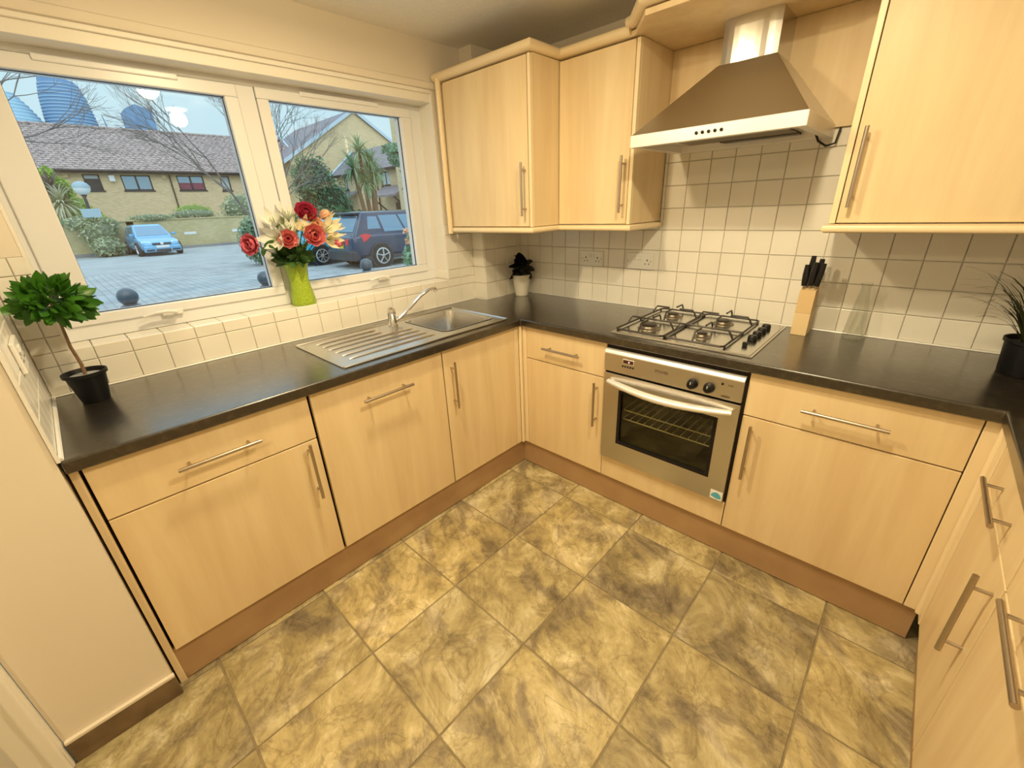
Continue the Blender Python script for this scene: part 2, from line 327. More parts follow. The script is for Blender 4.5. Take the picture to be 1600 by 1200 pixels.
# left pier: side face y=LY towards the worktop, end face x=.6
mb = MB(); mb.box(-.34, .6, -2.62, LY-.006, -.1, ZC+.02); mb.box(.45, .6, -4.3, -3.55, -.1, ZC+.02); mb.box(.45,.6,-3.6,-2.6,2.06,ZC+.02)
wall_left = struct(mb.build('wall_left', 'wall_paint'))
# window wall with opening
OY0, OY1, OZ0, OZ1 = -2.262, -.556, 1.062, 2.045
mb = MB()
mb.box(-.34, WX-.006, LY-.2, .1, -.1, OZ0-.012); mb.box(-.34, WX-.006, LY-.2, .1, OZ1, ZC+.02)
mb.box(-.34, WX-.006, LY-.2, OY0, OZ0-.012, OZ1); mb.box(-.34, WX-.006, OY1, .1, OZ0-.012, OZ1)
wall_window = struct(mb.build('wall_window', 'wall_paint'))
mb = MB().box(WX-.012, WX-.0015, LY, OY0, 1.3785, ZC); mb.box(WX-.012, WX-.0015, OY1, .0, 1.3785, ZC); mb.box(WX-.012, WX-.0015, OY0, OY1, OZ1, ZC)
mb.build('plaster_skin', 'wall_paint', wall_window)
# boxed-in pipe in the corner
boxing = struct(B(WX-.01, .067, -.339, .01, .90, ZC).build('trim_1', 'wall_paint'))
# wall tiles, each its own piece
TT = .1025; tile_cache = {}
def tiles(parent, plane, c, ur, vr, u0, v0, out):
    """plane 'x': u=y ; plane 'y': u=x ; 'z': u=y,v=x ; out = outward sign ; c = glazed face coordinate"""
    i0 = math.floor((ur[0]-u0)/TT); i1 = math.ceil((ur[1]-u0)/TT); j0 = math.floor((vr[0]-v0)/TT); j1 = math.ceil((vr[1]-v0)/TT)
    for i in range(i0, i1):
        for j in range(j0, j1):
            a0, a1 = max(u0+i*TT, ur[0]), min(u0+(i+1)*TT, ur[1]); b0, b1 = max(v0+j*TT, vr[0]), min(v0+(j+1)*TT, vr[1])
            if a1-a0 < .010 or b1-b0 < .010: continue
            key = (plane, out, round(a1-a0,3), round(b1-b0,3))
            if key not in tile_cache:
                hu, hv = (a1-a0)/2-.0012, (b1-b0)/2-.0012; e = .0022; ring = lambda k, d: [(-hu+k,-hv+k,d),(hu-k,-hv+k,d),(hu-k,hv-k,d),(-hu+k,hv-k,d)]
                loc = ring(0,-.007)+ring(0,-.0022)+ring(e*.45,-.0006)+ring(e,0)
                f = [(r*4+q, r*4+(q+1)%4, r*4+4+(q+1)%4, r*4+4+q) for r in range(3) for q in range(4)]+[(12,13,14,15)]
                M3 = lambda u,v,d: (d*out,u,v) if plane == 'x' else (u,d*out,v) if plane == 'y' else (v,u,d*out)
                me = MB().add([M3(*p) for p in loc], f).mesh('wall_tile', 'wall_tile_glaze')
                bm = bmesh.new(); bm.from_mesh(me); bmesh.ops.recalc_face_normals(bm, faces=bm.faces); bm.to_mesh(me); bm.free()
                tile_cache[key] = me
            u, v = (a0+a1)/2, (b0+b1)/2
            L = (c,u,v) if plane == 'x' else (u,c,v) if plane == 'y' else (v,u,c)
            j_ = lambda: random.uniform(-.0035,.0035)
            o = inst('wall_tile', tile_cache[key], parent, Vector(L)-worigin(parent), (j_(), j_(), 0) if plane == 'y' else (0, j_(), j_()))
ZT = .911
tiles(wall_back, 'y', 0, (.067, XR), (ZT+.003, ZT+4*TT), .0385, ZT, -1)
tiles(wall_back, 'y', 0, (.067, 1.0475), (ZT+4*TT, 1.3785), .0385, ZT, -1)
tiles(wall_back, 'y', 0, (1.0475, 1.8125), (ZT+4*TT, 1.695), .0385, ZT, -1)
tiles(wall_back, 'y', 0, (1.8125, XR), (ZT+4*TT, 1.3785), .0385, ZT, -1)
WU = -.4605
mbg = MB().box(WX-.0065, WX-.005, LY, -.339, .90, OZ0); mbg.box(WX-.0065, WX-.005, LY, OY0, OZ0, 1.3785); mbg.box(WX-.0065, WX-.005, OY1, -.339, OZ0, 1.3785)
mbg.build('grout_bed', 'grout', wall_window)
tiles(wall_window, 'x', WX, (LY, -.339), (ZT+.003, OZ0), WU, ZT, 1)
tiles(wall_window, 'x', WX, (LY, OY0), (OZ0, 1.3785), WU, ZT, 1)
tiles(wall_window, 'x', WX, (OY1, -.339), (OZ0, 1.3785), WU, ZT, 1)
tiles(wall_left, 'y', LY, (WX, .592), (ZT+.003, 1.3785), WX, ZT, 1)
B(.592, .604, LY-.004, LY+.003, ZT, ZC).build('tile_edge_trim', 'white_plastic', wall_left)
tiles(boxing, 'x', .073, (-.339, 0), (ZT+.003, 1.3785), -.3415, ZT, 1)
tiles(boxing, 'y', -.345, (WX, .070), (ZT+.003, 1.3785), WX, ZT, -1)
# tiled window ledge, right reveal tiles, trims
ledge = struct(B(-.2, WX-.004, OY0, OY1, OZ0-.012, OZ0-.006).build('trim_2', 'grout'))
tiles(ledge, 'z', OZ0, (OY0, OY1), (-.151, WX), WU, -.133, 1)
rev = struct(B(-.16, WX-.002, OY1-.003, OY1+.006, OZ0, OZ1-.002).build('trim_3', 'white_paint'))
tiles(rev, 'y', OY1-.004, (-.151, WX), (OZ0, 1.3785), -.133, ZT, -1)
struct(B(-.30, WX, OY0-.006, OY0+.003, OZ0, OZ1-.002).build('trim_4', 'white_paint'))
struct(MB().box(-.15, WX-.012, OY0, OY1, 1.992, OZ1).box(-.15, WX+.0, OY0, OY1, 2.03, OZ1+.002).build('trim_5', 'white_paint', bevel=.003))
struct(MB().sweep([(WX-.004, LY+.002), (WX-.004, -.30)], [(0,2.046),(.016,2.048),(.021,2.060),(.018,2.076),(0,2.084)]).build('trim_6', 'wall_paint', smooth=True))
# silicone bead round the back of the worktop
mb = MB(); mb.tube([(.075,-.004,.912),(XR,-.004,.912)], .005, 6); mb.tube([(WX+.004,LY,.912),(WX+.004,-.35,.912)], .005, 6); mb.tube([(WX,-.349,.912),(.077,-.349,.912),(.077,-.004,.912)], .004, 6); mb.tube([(WX,LY+.004,.912),(.59,LY+.004,.912)], .006, 6)
struct(mb.build('trim_7', 'white_plastic', smooth=True))
# skirting + architrave + door on the left wall end
sk = struct(B(.600, .612, -2.618, LY+.0, 0, .082).build('baseboard_left', 'skirting_slate', bevel=.003))
B(.600, .613, -2.618, LY, .0822, .094).build('skirting_cap', 'wall_paint', sk, bevel=.002)
arch = struct(MB().box(.59, .622, -2.70, -2.622, 0, 2.06).box(.59,.634,-2.655,-2.625,0,2.06).build('trim_8', 'white_paint', bevel=.006, seg=3))
door = struct(B(.50, .54, -3.55, -2.70, .01, 2.05).build('door_1', 'white_paint', bevel=.002))
for zz in ((.25,.95),(1.1,1.85)):
    for yy in ((-3.42,-3.17),(-3.08,-2.83)): B(.538,.546,yy[0],yy[1],zz[0],zz[1]).build('door_panel', 'white_paint', door, bevel=.004)
MB().lathe([(.022,0),(.022,.012),(.009,.02),(.009,.04),(.024,.05),(.02,.07)], (.54,-2.76,1.02), 16, 'x').build('door_knob', 'chrome', door, smooth=True)

# ------------------------------------------------------------------ WINDOW
FX = -.15
wf = MB()
def frame(mb, y0, y1, z0, z1, t, x0, x1):      # rectangular ring
    tl, tr, tb, tt_ = t
    mb.box(x0,x1,y0,y1,z0,z0+tb); mb.box(x0,x1,y0,y1,z1-tt_,z1); mb.box(x0,x1,y0,y0+tl,z0+tb,z1-tt_); mb.box(x0,x1,y1-tr,y1,z0+tb,z1-tt_)
S1 = (-2.244, -1.472, 1.115, 1.970); S2 = (-1.403, -.625, 1.115, 1.972)
frame(wf, OY0, OY1, OZ0, OZ1-.0, (.022, .069, .055, .075), FX-.07, FX); wf.box(FX-.07, FX, -1.472, -1.403, OZ0+.055, OZ1-.075)
win = struct(wf.build('window_1', 'upvc', bevel=.003))
G1 = (-2.148, -1.522, 1.153, 1.924); G2 = (-1.356, -.689, 1.156, 1.930)
for S, G, hy in ((S1, G1, -1.93), (S2, G2, -.94)):
    sm = MB(); frame(sm, S[0]+.002, S[1]-.002, S[2]+.001, S[3]-.002, (G[0]-S[0], S[1]-G[1], G[2]-S[2], S[3]-G[3]), FX-.055, FX+.010)
    so = sm.build('sash', 'upvc', win, bevel=.004)
    gm = MB(); frame(gm, G[0]-.004, G[1]+.004, G[2]-.004, G[3]+.004, (.0075,)*4, FX-.02, FX-.012); gm.build('gasket', 'gasket', so)
    B(FX-.030, FX-.024, G[0]-.003, G[1]+.003, G[2]-.003, G[3]+.003).build('glass_pane', 'window_glass', so)
    h = MB().box(FX+.008, FX+.020, hy-.035, hy+.035, 1.106, 1.126)
    h.tube([(FX+.018, hy+.01, 1.116),(FX+.042, hy+.008, 1.120),(FX+.046, hy-.02, 1.128),(FX+.046, hy-.06, 1.128),(FX+.044, hy-.10, 1.119)], [.009,.010,.010,.009,.007], 8, flat=.7)
    ho = h.build('window_handle', 'white_plastic', so, bevel=.002, smooth=True)
    vy0, vy1 = (S[0]+.19, S[0]+.575) if S is S1 else (-1.215, -.822)
    B(FX+.000, FX+.017, vy0, vy1, 1.952 if S is S1 else 1.957, 1.972 if S is S1 else 1.977).build('trickle_vent', 'upvc', win, bevel=.004)

# ------------------------------------------------------------------ WORKTOP
xs = [WX, .067, .10, .475, .60, 2.342, XR]; ys = [-2.86, LY, -1.01, -.665, -.60, -.345, -.001]
def keep(x, y):
    if x < .067 and y > -.345: return False
    if .10 < x < .475 and -1.01 < y < -.665: return False
    return (x < .60 and y > LY) or y > -.60 or x > 2.342
wt = MB().cells(xs, ys, keep, .871, .910).build('worktop', 'worktop_laminate', bevel=.006, seg=3)
tag(wt, 'black mottled laminate worktop running round three sides of the kitchen', 'worktop')

# ------------------------------------------------------------------ CABINETS
def bar_handle(parent, p, d, out, ln, sp=None, r=.006):
    """p: centre on the face, d: bar direction, out: outward vector"""
    p, d, out = Vector(p), Vector(d), Vector(out); sp = sp or ln-.065; c = p+out*.034
    mb = MB().tube([c-d*ln/2, c+d*ln/2], r, 12)
    for s in (-1, 1): mb.tube([p+d*s*sp/2, c+d*s*sp/2], .0042, 8)
    return mb.build('handle', 'handle_steel', parent, smooth=True)
def panel(name, parent, run, a0, a1, z0, z1, f, mt='maple', th=.018):
    """run 'w': window run facing +x, a=y ; 'b': back run facing -y, a=x ; 'r': right run facing -x, a=y"""
    g = .0015
    if run == 'w': mb = B(f-th, f, a0+g, a1-g, z0+g, z1-g)
    elif run == 'b': mb = B(a0+g, a1-g, -f, -f+th, z0+g, z1-g)
    else: mb = B(f, f+th, a0+g, a1-g, z0+g, z1-g)
    return mb.build(name, mt, parent, bevel=.0016)
def face(run, f, a, z):
    return ((f,a,z),(0,1,0),(1,0,0)) if run == 'w' else ((a,-f,z),(1,0,0),(0,-1,0)) if run == 'b' else ((f,a,z),(0,1,0),(-1,0,0))
def base_unit(run, a0, a1, f, label, drawer=True, hside=1, dh=None, hl=.23, zdr=.692, ct=.868):
    loc = ((f/2 if run == 'w' else (a0+a1)/2 if run == 'b' else f+.28), ((a0+a1)/2 if run != 'b' else -f/2), .0)
    t = thing('base_cabinet', label, 'cabinet', loc, 'fitted base cabinets under the worktop')
    if run == 'w': MB().box(.0, f-.0185, a0+.001, a1-.001, .145, ct).box(f-.03, f-.0185, a0+.001, a1-.001, ct-.01, .868).build('carcass', 'gap_shade', t)
    elif run == 'b': B(a0+.001, a1-.001, -f+.0185, -.01, .145, .868).build('carcass', 'gap_shade', t)
    else: B(f+.0185, XR-.01, a0+.001, a1-.001, .145, .868).build('carcass', 'carcass', t)
    top = .868
    if drawer:
        d = panel('drawer', t, run, a0, a1, zdr+.002, top, f); P, D, O = face(run, f, (a0+a1)/2, .778); bar_handle(d, P, D, O, hl)
        top = zdr
    d = panel('door', t, run, a0, a1, .15, top, f)
    if hside == 0: P, D, O = face(run, f, (a0+a1)/2, dh or .778); bar_handle(d, P, D, O, hl)
    else:
        a = (a1-.042) if hside > 0 else (a0+.042); P, D, O = face(run, f, a, dh or .57); bar_handle(d, P, (0,0,1), O, .235)
    return t
F = .58
uA = base_unit('w', -2.3304, -1.7345, F, 'maple base cabinet with one drawer and a door, at the left end below the topiary', True, 1, .575)
B(0, F-.012, LY+.001, -2.337, 0, .869).build('end_panel', 'maple_cornice', uA, bevel=.001)
uB = base_unit('w', -1.7265, -1.1240, F, 'maple appliance door with one horizontal bar handle, below the drainer of the sink', False, 0, .778)
uC = base_unit('w', -1.1200, -.6370, F, 'narrow maple base cabinet with one full-height door, below the sink bowl', False, -1, .69, ct=.745)
uD = base_unit('b', .6195, 1.1170, F, 'maple base cabinet with drawer and door, between the inner corner and the oven', True, 1, .55)
uE = base_unit('b', 1.7215, 2.3187, F, 'maple base cabinet with wide drawer and door, right of the oven', True, -1, .55, hl=.235)
XF = 2.362
uF = base_unit('r', -1.105, -.645, XF, 'maple base cabinet on the right run, nearest the corner', True, -1, .575, zdr=.712)
uG = base_unit('r', -1.605, -1.108, XF, 'maple base cabinet on the right run cut by the right edge of the photo', True, -1, .575, zdr=.712)
uH = base_unit('r', -2.205, -1.608, XF, 'maple base cabinet on the right run, farthest from the back wall', True, 1, .57, zdr=.712)
B(XF+.0, XR-.01, -2.86, -2.84, 0, .87).build('end_panel', 'maple', uH)
uI = base_unit('r', -2.838, -2.208, XF, 'maple base cabinet at the open end of the right run', True, 1, .57, zdr=.712)
# corner posts
p = MB().box(.562, F, -.636, -.600, .15, .869); p.box(.585, .618, -F, -.562, .15, .869); p.tube([(.586,-.592,.15),(.586,-.592,.869)], .010, 10)
tag(p.build('corner_post', 'maple_cornice', bevel=.003), 'beaded maple post in the inner corner, left of the small drawer', 'trim')
p = MB().box(2.3205, XF+.01, -F, -.562, .15, .869); p.box(XF-.003, XF+.02, -.642, -.585, .15, .869); p.tube([(XF-.004,-.588,.15),(XF-.004,-.588,.869)], .009, 10)
tag(p.build('corner_post', 'maple_cornice', bevel=.002), 'maple filler post in the right-hand corner beside the wide drawer', 'trim')
# plinths
pl = MB().box(.548, .566, LY+.02, -.565, .004, .148); tag(pl.build('plinth', 'plinth_board', bevel=.001), 'brown plinth board along the floor under the window-side cabinets', 'plinth')
pl = MB().box(.5665, 2.36, -.566, -.548, .004, .148); tag(pl.build('plinth', 'plinth_board', bevel=.001), 'brown plinth board along the floor under the oven-side cabinets', 'plinth')
pl = MB().box(2.39, 2.408, -2.84, -.567, .004, .148); tag(pl.build('plinth', 'plinth_board', bevel=.001), 'brown plinth board under the right-hand run of cabinets', 'plinth')

# ------------------------------------------------------------------ WALL CABINETS
ZB, ZU = 1.367, 2.071
def wall_unit(x0, x1, f, d0, d1, hx, label):
    t = thing('wall_cabinet', label, 'cabinet', ((x0+x1)/2, -f/2, ZB), 'maple wall cabinets')
    B(x0, x1, -f+.0195, -.004, ZB, ZU+.004).build('carcass', 'maple', t, bevel=.001)
    B(x0+.004, x1-.004, -f+.0175, -f+.0205, ZB+.003, ZU).build('gap_shade_sheet', 'gap_shade', t)  # dark sheet behind the door, stands in for shade in the gap
    d = panel('door', t, 'b', d0, d1, ZB, ZU, f); bar_handle(d, (hx,-f,1.535), (0,0,1), (0,-1,0), .235)
    return t
wa = wall_unit(.076, .637, .532, .036, .618, .600, 'maple wall cabinet that stands forward beside the window, one door with handle at right')
MB().box(.621, .637, -.532, -.5125, ZB-.001, ZU).build('end_stile', 'maple_cornice', wa, bevel=.002)
MB().box(.0,.076,-.512,-.35,ZB,ZU).build('side_filler', 'maple', wa)
MB().tube([(.018,-.545,1.330),(.018,-.545,2.09)], .017, 12, flat=.7).build('scribe_strip', 'maple_cornice', wa, smooth=True)
wb = wall_unit(.6385, 1.0475, .321, .640, 1.029, 1.007, 'maple wall cabinet between the forward cabinet and the extractor hood')
MB().box(1.0305, 1.0475, -.321, -.302, ZB-.001, ZU).build('end_stile', 'maple_cornice', wb, bevel=.002)
wc = wall_unit(1.812, 2.41, .321, 1.832, 2.408, 1.858, 'maple wall cabinet right of the extractor hood, handle at its lower left')
MB().box(1.812, 1.8305, -.321, -.302, ZB-.001, ZU).build('end_stile', 'maple_cornice', wc, bevel=.002)
wd = wall_unit(2.412, XR-.002, .321, 2.413, XR-.004, 2.88, 'maple wall cabinet in the right corner beyond the edge of the photo')
railp = [(-.02,1.336),(.008,1.336),(.016,1.342),(.018,1.350),(.014,1.359),(.0,1.364),(-.02,1.364)]
tag(MB().sweep([(.036,-.530),(.637,-.530),(.637,-.321),(1.046,-.321),(1.046,-.005)], railp).build('light_rail', 'maple_cornice', smooth=True), 'rounded maple light rail under the two wall cabinets left of the hood', 'moulding')
tag(MB().sweep([(1.814,-.005),(1.814,-.321),(XR-.005,-.321)], railp).build('light_rail', 'maple_cornice', smooth=True), 'rounded maple light rail under the wall cabinet right of the hood', 'moulding')
crp = [(-.03,2.078),(.008,2.078),(.018,2.083),(.025,2.092),(.027,2.101),(.023,2.111),(.014,2.117),(-.03,2.118)]
tag(MB().sweep([(-.02,-.530),(.637,-.530),(.637,-.321),(1.005,-.321)], crp).build('cornice', 'maple_cornice', smooth=True), 'rounded maple cornice on top of the wall cabinets left of the hood', 'moulding')
# canopy board over the hood
cp = [(1.0,-.01),(1.0,-.325),(1.03,-.335),(1.142,-.480),(1.716,-.480),(1.828,-.335),(1.86,-.325),(1.86,-.01)]
can = thing('canopy_board', 'maple canopy board with angled corners bridging above the extractor hood', 'canopy', (1.43,-.2,2.072))
MB().prism(cp, 'z', 2.0765, 2.096).build('board', 'maple', can, bevel=.002)
MB().sweep([(1.0,-.327),(1.03,-.337),(1.142,-.482),(1.716,-.482),(1.828,-.337),(1.86,-.327)], [(a+.003, z+.024) for a, z in crp]).build('cornice', 'maple_cornice', can, smooth=True)
B(1.049, 1.811, -.014, -.001, 1.694, 2.075).build('back_panel', 'maple', can)

# ------------------------------------------------------------------ EXTRACTOR HOOD
hd = thing('extractor_hood', 'stainless steel chimney extractor hood mounted above the gas hob', 'hood', (1.42,-.25,1.66))
x0, x1, yf, zb, zt = 1.116, 1.719, -.482, 1.660, 1.704
vm = MB().cells([x0,x0+.03,x1-.03,x1], [yf,yf+.03,-.05,-.001], lambda x,y: not (x0+.03 < x < x1-.03 and yf+.03 < y < -.05), zb, zt)
vm.build('visor', 'aluminium_trim', hd, bevel=.002)
B(x0+.005, x1-.005, yf+.005, -.01, zt-.018, zt-.010).build('underside', 'stainless_brushed', hd)
B(x0+.10, x1-.10, yf+.10, -.12, zt-.024, zt-.018).build('grease_filter', 'burner_metal', hd, bevel=.002)
B(x0+.22, x1-.10, -.118, -.055, zt-.026, zt-.018).build('filter_slot', 'black_plastic', hd)
cx0, cx1, cyf, cz = 1.326, 1.522, -.205, 1.935
MB().add([(x0+.002,yf+.002,zt),(x1-.002,yf+.002,zt),(x1-.002,-.002,zt),(x0+.002,-.002,zt),(cx0-.004,cyf-.004,cz),(cx1+.004,cyf-.004,cz),(cx1+.004,-.002,cz),(cx0-.004,-.002,cz)],
         [(0,3,2,1),(4,5,6,7),(0,1,5,4),(1,2,6,5),(2,3,7,6),(3,0,4,7)]).build('canopy', 'stainless_brushed', hd, bevel=.002)
# chimney with gently bowed front
prof = [(cx0,-.002),(cx0,cyf+.012)] + [(cx0+(cx1-cx0)*i/10, cyf+.012*(abs(i/5-1)**4)) for i in range(11)] + [(cx1,cyf+.012),(cx1,-.002)]
MB().prism([prof[0]]+prof[2:-2]+[prof[-1]], 'z', cz-.002, 2.076).build('chimney', 'stainless', hd)
bt = MB().lathe([(.0055,0),(.0055,-.004),(.004,-.006)], (0,0,0), 12, 'y').mesh('button', 'black_plastic', smooth=True)
for i in range(5):
    o = bpy.data.objects.new('button', bt); COL.objects.link(o); o.parent = hd; o.location = Vector((1.378+i*.0215, yf, 1.682))-hd.location
cb = MB().tube([(1.66,-.05,1.69),(1.68,-.05,1.650),(1.705,-.03,1.632),(1.732,-.02,1.640),(1.738,-.015,1.69)], .004, 8)
tag(cb.build('cable', 'cable_black', smooth=True), 'short black cable looping out under the right rear corner of the hood', 'cable')

# ------------------------------------------------------------------ OVEN
ov = thing('built_in_oven', 'stainless steel built-in oven with curved handle and viewing window', 'oven', (1.419,-.3,.27))
ox0, ox1 = 1.1205, 1.7165
mb = MB().box(ox0-.002, ox1+.004, -.575, -.570, .272, .868); mb.box(ox0, ox0+.02, -.575, -.05, .272, .868); mb.box(ox1-.016, ox1+.003, -.575, -.05, .272, .868); mb.box(ox0, ox1, -.07, -.05, .272, .868); mb.box(ox0, ox1, -.57, -.05, .272, .29)
# cavity walls
cav = MB(); cav.box(1.19, 1.655, -.16, -.15, .37, .68); cav.box(1.19,1.20,-.57,-.15,.37,.68); cav.box(1.645,1.655,-.57,-.15,.37,.68); cav.box(1.19,1.655,-.57,-.15,.365,.375); cav.box(1.19,1.655,-.57,-.15,.67,.68)
cav.build('cavity', 'oven_dark', ov)
hs = MB(); frame(hs, 0,0,0,0,(0,0,0,0),0,0); hs = MB()
hs.box(ox0-.002, 1.20, -.574, -.10, .272, .868); hs.box(1.645, ox1+.004, -.574, -.10, .272, .868); hs.box(1.20,1.645,-.574,-.10,.68,.868); hs.box(1.20,1.645,-.574,-.10,.272,.37)
hs.build('housing', 'gap_shade', ov)
# control panel (tilted lip on top)
zc0, zc1 = .745, .846
MB().prism([(-.577,zc0),(-.600,zc0),(-.600,zc1-.016),(-.594,zc1-.004),(-.577,zc1)], 'x', ox0, ox1-.004).build('control_panel', 'stainless_brushed', ov, bevel=.001)
MB().prism([(-.578,zc1-.001),(-.6015,zc1-.017),(-.6015,zc1-.012),(-.594,zc1-.001),(-.58,zc1+.003)], 'x', ox0, ox1-.004).build('panel_lip', 'aluminium_trim', ov)
# door of four members round the window
wz0, wz1, wx0, wx1 = .383, .655, 1.207, 1.637
dm = MB().cells([ox0,wx0,wx1,ox1-.004],[.278,wz0,wz1,.735], lambda x,z: not (wx0<x<wx1 and wz0<z<wz1), -.600, -.578)
dm.v = [(a, c, b) for a, b, c in dm.v]
od = dm.build('oven_door', 'stainless_brushed', ov, bevel=.002)
fr = MB().cells([wx0-.006,wx0+.010,wx1-.010,wx1+.006],[wz0-.006,wz0+.010,wz1-.010,wz1+.006], lambda x,z: not (wx0+.010<x<wx1-.010 and wz0+.010<z<wz1-.010), -.6012, -.590)
fr.v = [(a, c, b) for a, b, c in fr.v]; fr.build('window_seal', 'black_plastic', od, bevel=.002)
B(wx0, wx1, -.592, -.588, wz0, wz1).build('window_glass', 'oven_glass', od)
hp = [(1.150+(1.690-1.150)*i/16, -.612-.036*math.sin(math.pi*i/16), .700-.012*math.sin(math.pi*i/16)+(.0)) for i in range(17)]
hb = MB().tube(hp, [.013+.008*math.sin(math.pi*i/16)**.5 for i in range(17)], 14, flat=.75); hb.tube([(1.165,-.598,.7),(1.165,-.615,.7)],.008,8); hb.tube([(1.675,-.598,.7),(1.675,-.615,.7)],.008,8)
hb.build('door_handle', 'aluminium_trim', od, smooth=True)
for zz in (.545, .497):
    sh = MB().tube([(1.21,-.555,zz),(1.635,-.555,zz)], .0028, 6)
    for i in range(13): sh.tube([(1.215+i*.0345,-.555,zz),(1.215+i*.0345,-.556,zz+.007),(1.215+i*.0345,-.20,zz+.003)], .0018, 5)
    sh.build('wire_shelf', 'white_paint', ov)
B(1.213, 1.268, -.603, -.6, .796, .818).build('display_bezel', 'aluminium_trim', ov, bevel=.003)
dd = B(1.216, 1.265, -.6045, -.602, .799, .815).build('display', 'red_display', ov, bevel=.003)
B(1.243, 1.247, -.6055, -.604, .804, .810).build('lit_digit', 'lit_segment', dd)
bt2 = MB().lathe([(.0042,0),(.0042,-.003),(.003,-.005)], (0,0,0), 10, 'y').mesh('timer_button', 'black_plastic', smooth=True)
for i in range(5): inst('timer_button', bt2, ov, Vector((1.214+i*.0125, -.600, .783-.0))-ov.location)
kn = MB().lathe([(.021,0),(.021,-.006),(.0185,-.010),(.016,-.024),(.012,-.027)], (0,0,0), 20, 'y').mesh('control_knob', 'black_plastic', smooth=True)
mk = B(-.001,.001,-.0285,-.026,.004,.015).mesh('knob_mark', 'white_plastic')
for x in (1.527, 1.592):
    k = inst('control_knob', kn, ov, Vector((x,-.600,.778))-ov.location); inst('knob_mark', mk, k, (0,0,0))
MB().lathe([(.0045,0),(.0045,-.003)], (1.638,-.600,.806), 12, 'y').build('indicator_lamp', 'black_plastic', ov)
def text(s, name, mt, parent, loc, size, rot, ext=.0003):
    c = bpy.data.curves.new(name, 'FONT'); c.body = s; c.size = size; c.extrude = ext; c.align_x = 'CENTER'; c.align_y = 'CENTER'; c.resolution_u = 2
    tmp = bpy.data.objects.new('tmp', c); COL.objects.link(tmp); dg = bpy.context.evaluated_depsgraph_get(); me = bpy.data.meshes.new_from_object(tmp.evaluated_get(dg))
    bpy.data.objects.remove(tmp); me.materials.clear(); me.materials.append(MATS[mt]); me.name = name
    o = bpy.data.objects.new(name, me); COL.objects.link(o); o.parent = parent; o.location = Vector(loc)-(worigin(parent) if parent else Vector()); o.rotation_euler = rot; return o
text('STOVES', 'lettering', 'print_dark', ov, (1.394,-.6007,.795), .017, (R(90),0,0))
text('0 60', 'lettering', 'print_dark', ov, (1.668,-.6007,.805), .010, (R(90),0,0))
MB().lathe([(.012,0),(.012,-.0006)], (1.655,-.600,.757), 16, 'y', sx=1.5, sy=.4).build('rating_mark', 'burner_metal', ov)
st = B(1.662, 1.710, -.6012, -.600, .286, .328).build('sticker', 'sticker_white', od)
pts = [(1.665,.298),(1.669,.311),(1.677,.318),(1.688,.321),(1.699,.315),(1.705,.306),(1.706,.294),(1.690,.291)]
MB().prism(pts, 'y', -.6018, -.601).build('sticker_print', 'sticker_blue', ov)
# panel below oven
pn = MB().box(1.1185, 1.7195, -F, -F+.018, .1515, .269); tag(pn.build('oven_plinth_panel', 'maple', bevel=.0016), 'narrow maple panel directly below the oven', 'panel')

# ------------------------------------------------------------------ HOB
hb = thing('gas_hob', 'four-burner stainless gas hob with black pan supports set in the worktop', 'hob', (1.41,-.285,.911))
MB().box(1.114, 1.708, -.552, -.022, .9105, .915).box(1.122,1.700,-.544,-.030,.915,.9185).build('hob_plate', 'stainless', hb, bevel=.003)
BUR = [(1.235,-.415,.034),(1.235,-.155,.026),(1.475,-.415,.020),(1.475,-.155,.030)]
for x, y, r in BUR:
    b = MB().lathe([(r+.018,0),(r+.016,.003),(r+.004,.006),(r,.014),(r-.002,.016)], (x,y,.9187), 24).build('burner', 'burner_metal', hb, smooth=True)
    MB().lathe([(r+.001,.0162),(r+.002,.019),(r-.004,.022),(r*.4,.0225)], (x,y,.9187), 24).build('burner_cap', 'black_enamel', b, smooth=True)
def grate(gx0, gx1):
    gy0, gy1 = -.530, -.040; z0, z1 = .9275, .964; r = .0044; mb = MB(); cx = (gx0+gx1)/2
    ring = [(gx0+.012,gy0,z0),(gx1-.012,gy0,z0),(gx1,gy0+.012,z0),(gx1,gy1-.012,z0),(gx1-.012,gy1,z0),(gx0+.012,gy1,z0),(gx0,gy1-.012,z0),(gx0,gy0+.012,z0),(gx0+.012,gy0,z0)]
    mb.tube(ring, r, 6)
    for cy in (-.415, -.155):
        for dx, dy, ex in ((1,0,gx1-cx),(-1,0,gx1-cx),(0,1,.115),(0,-1,.115)):
            for off in ((-.0, ) if dy else (0,)):
                e = Vector((cx+dx*ex, cy+dy*ex, z0)); n = Vector((cx+dx*(ex-.022), cy+dy*(ex-.022), z1)); q = Vector((cx+dx*.026, cy+dy*.026, z1))
                if dy and (cy+dy*ex > gy1 or cy+dy*ex < gy0): e.y = gy1 if dy > 0 else gy0
                mb.tube([e, e+(n-e)*.5+Vector((0,0,.004)), n, q], r*.9, 6)
    mb.tube([(gx0,(gy0+gy1)/2,z0),(gx1,(gy0+gy1)/2,z0)], r, 6)
    for px in (gx0, gx1):
        for py in (gy0+.02, (gy0+gy1)/2, gy1-.02): mb.tube([(px,py,z0),(px,py,.919)], r, 6)
    return mb.build('pan_support', 'black_enamel', hb, smooth=True)
grate(1.128, 1.351); grate(1.357, 1.598)
hk = MB().lathe([(.018,0),(.018,.012),(.0155,.021),(.013,.022)], (0,0,0), 18).mesh('control_knob', 'black_plastic', smooth=True)
for i in range(4): inst('control_knob', hk, hb, Vector((1.652,-.345+i*.068,.9187))-hb.location)
MB().box(1.642,1.660,-.447,-.431,.9187,.935).build('ignition_button', 'black_plastic', hb, bevel=.003)

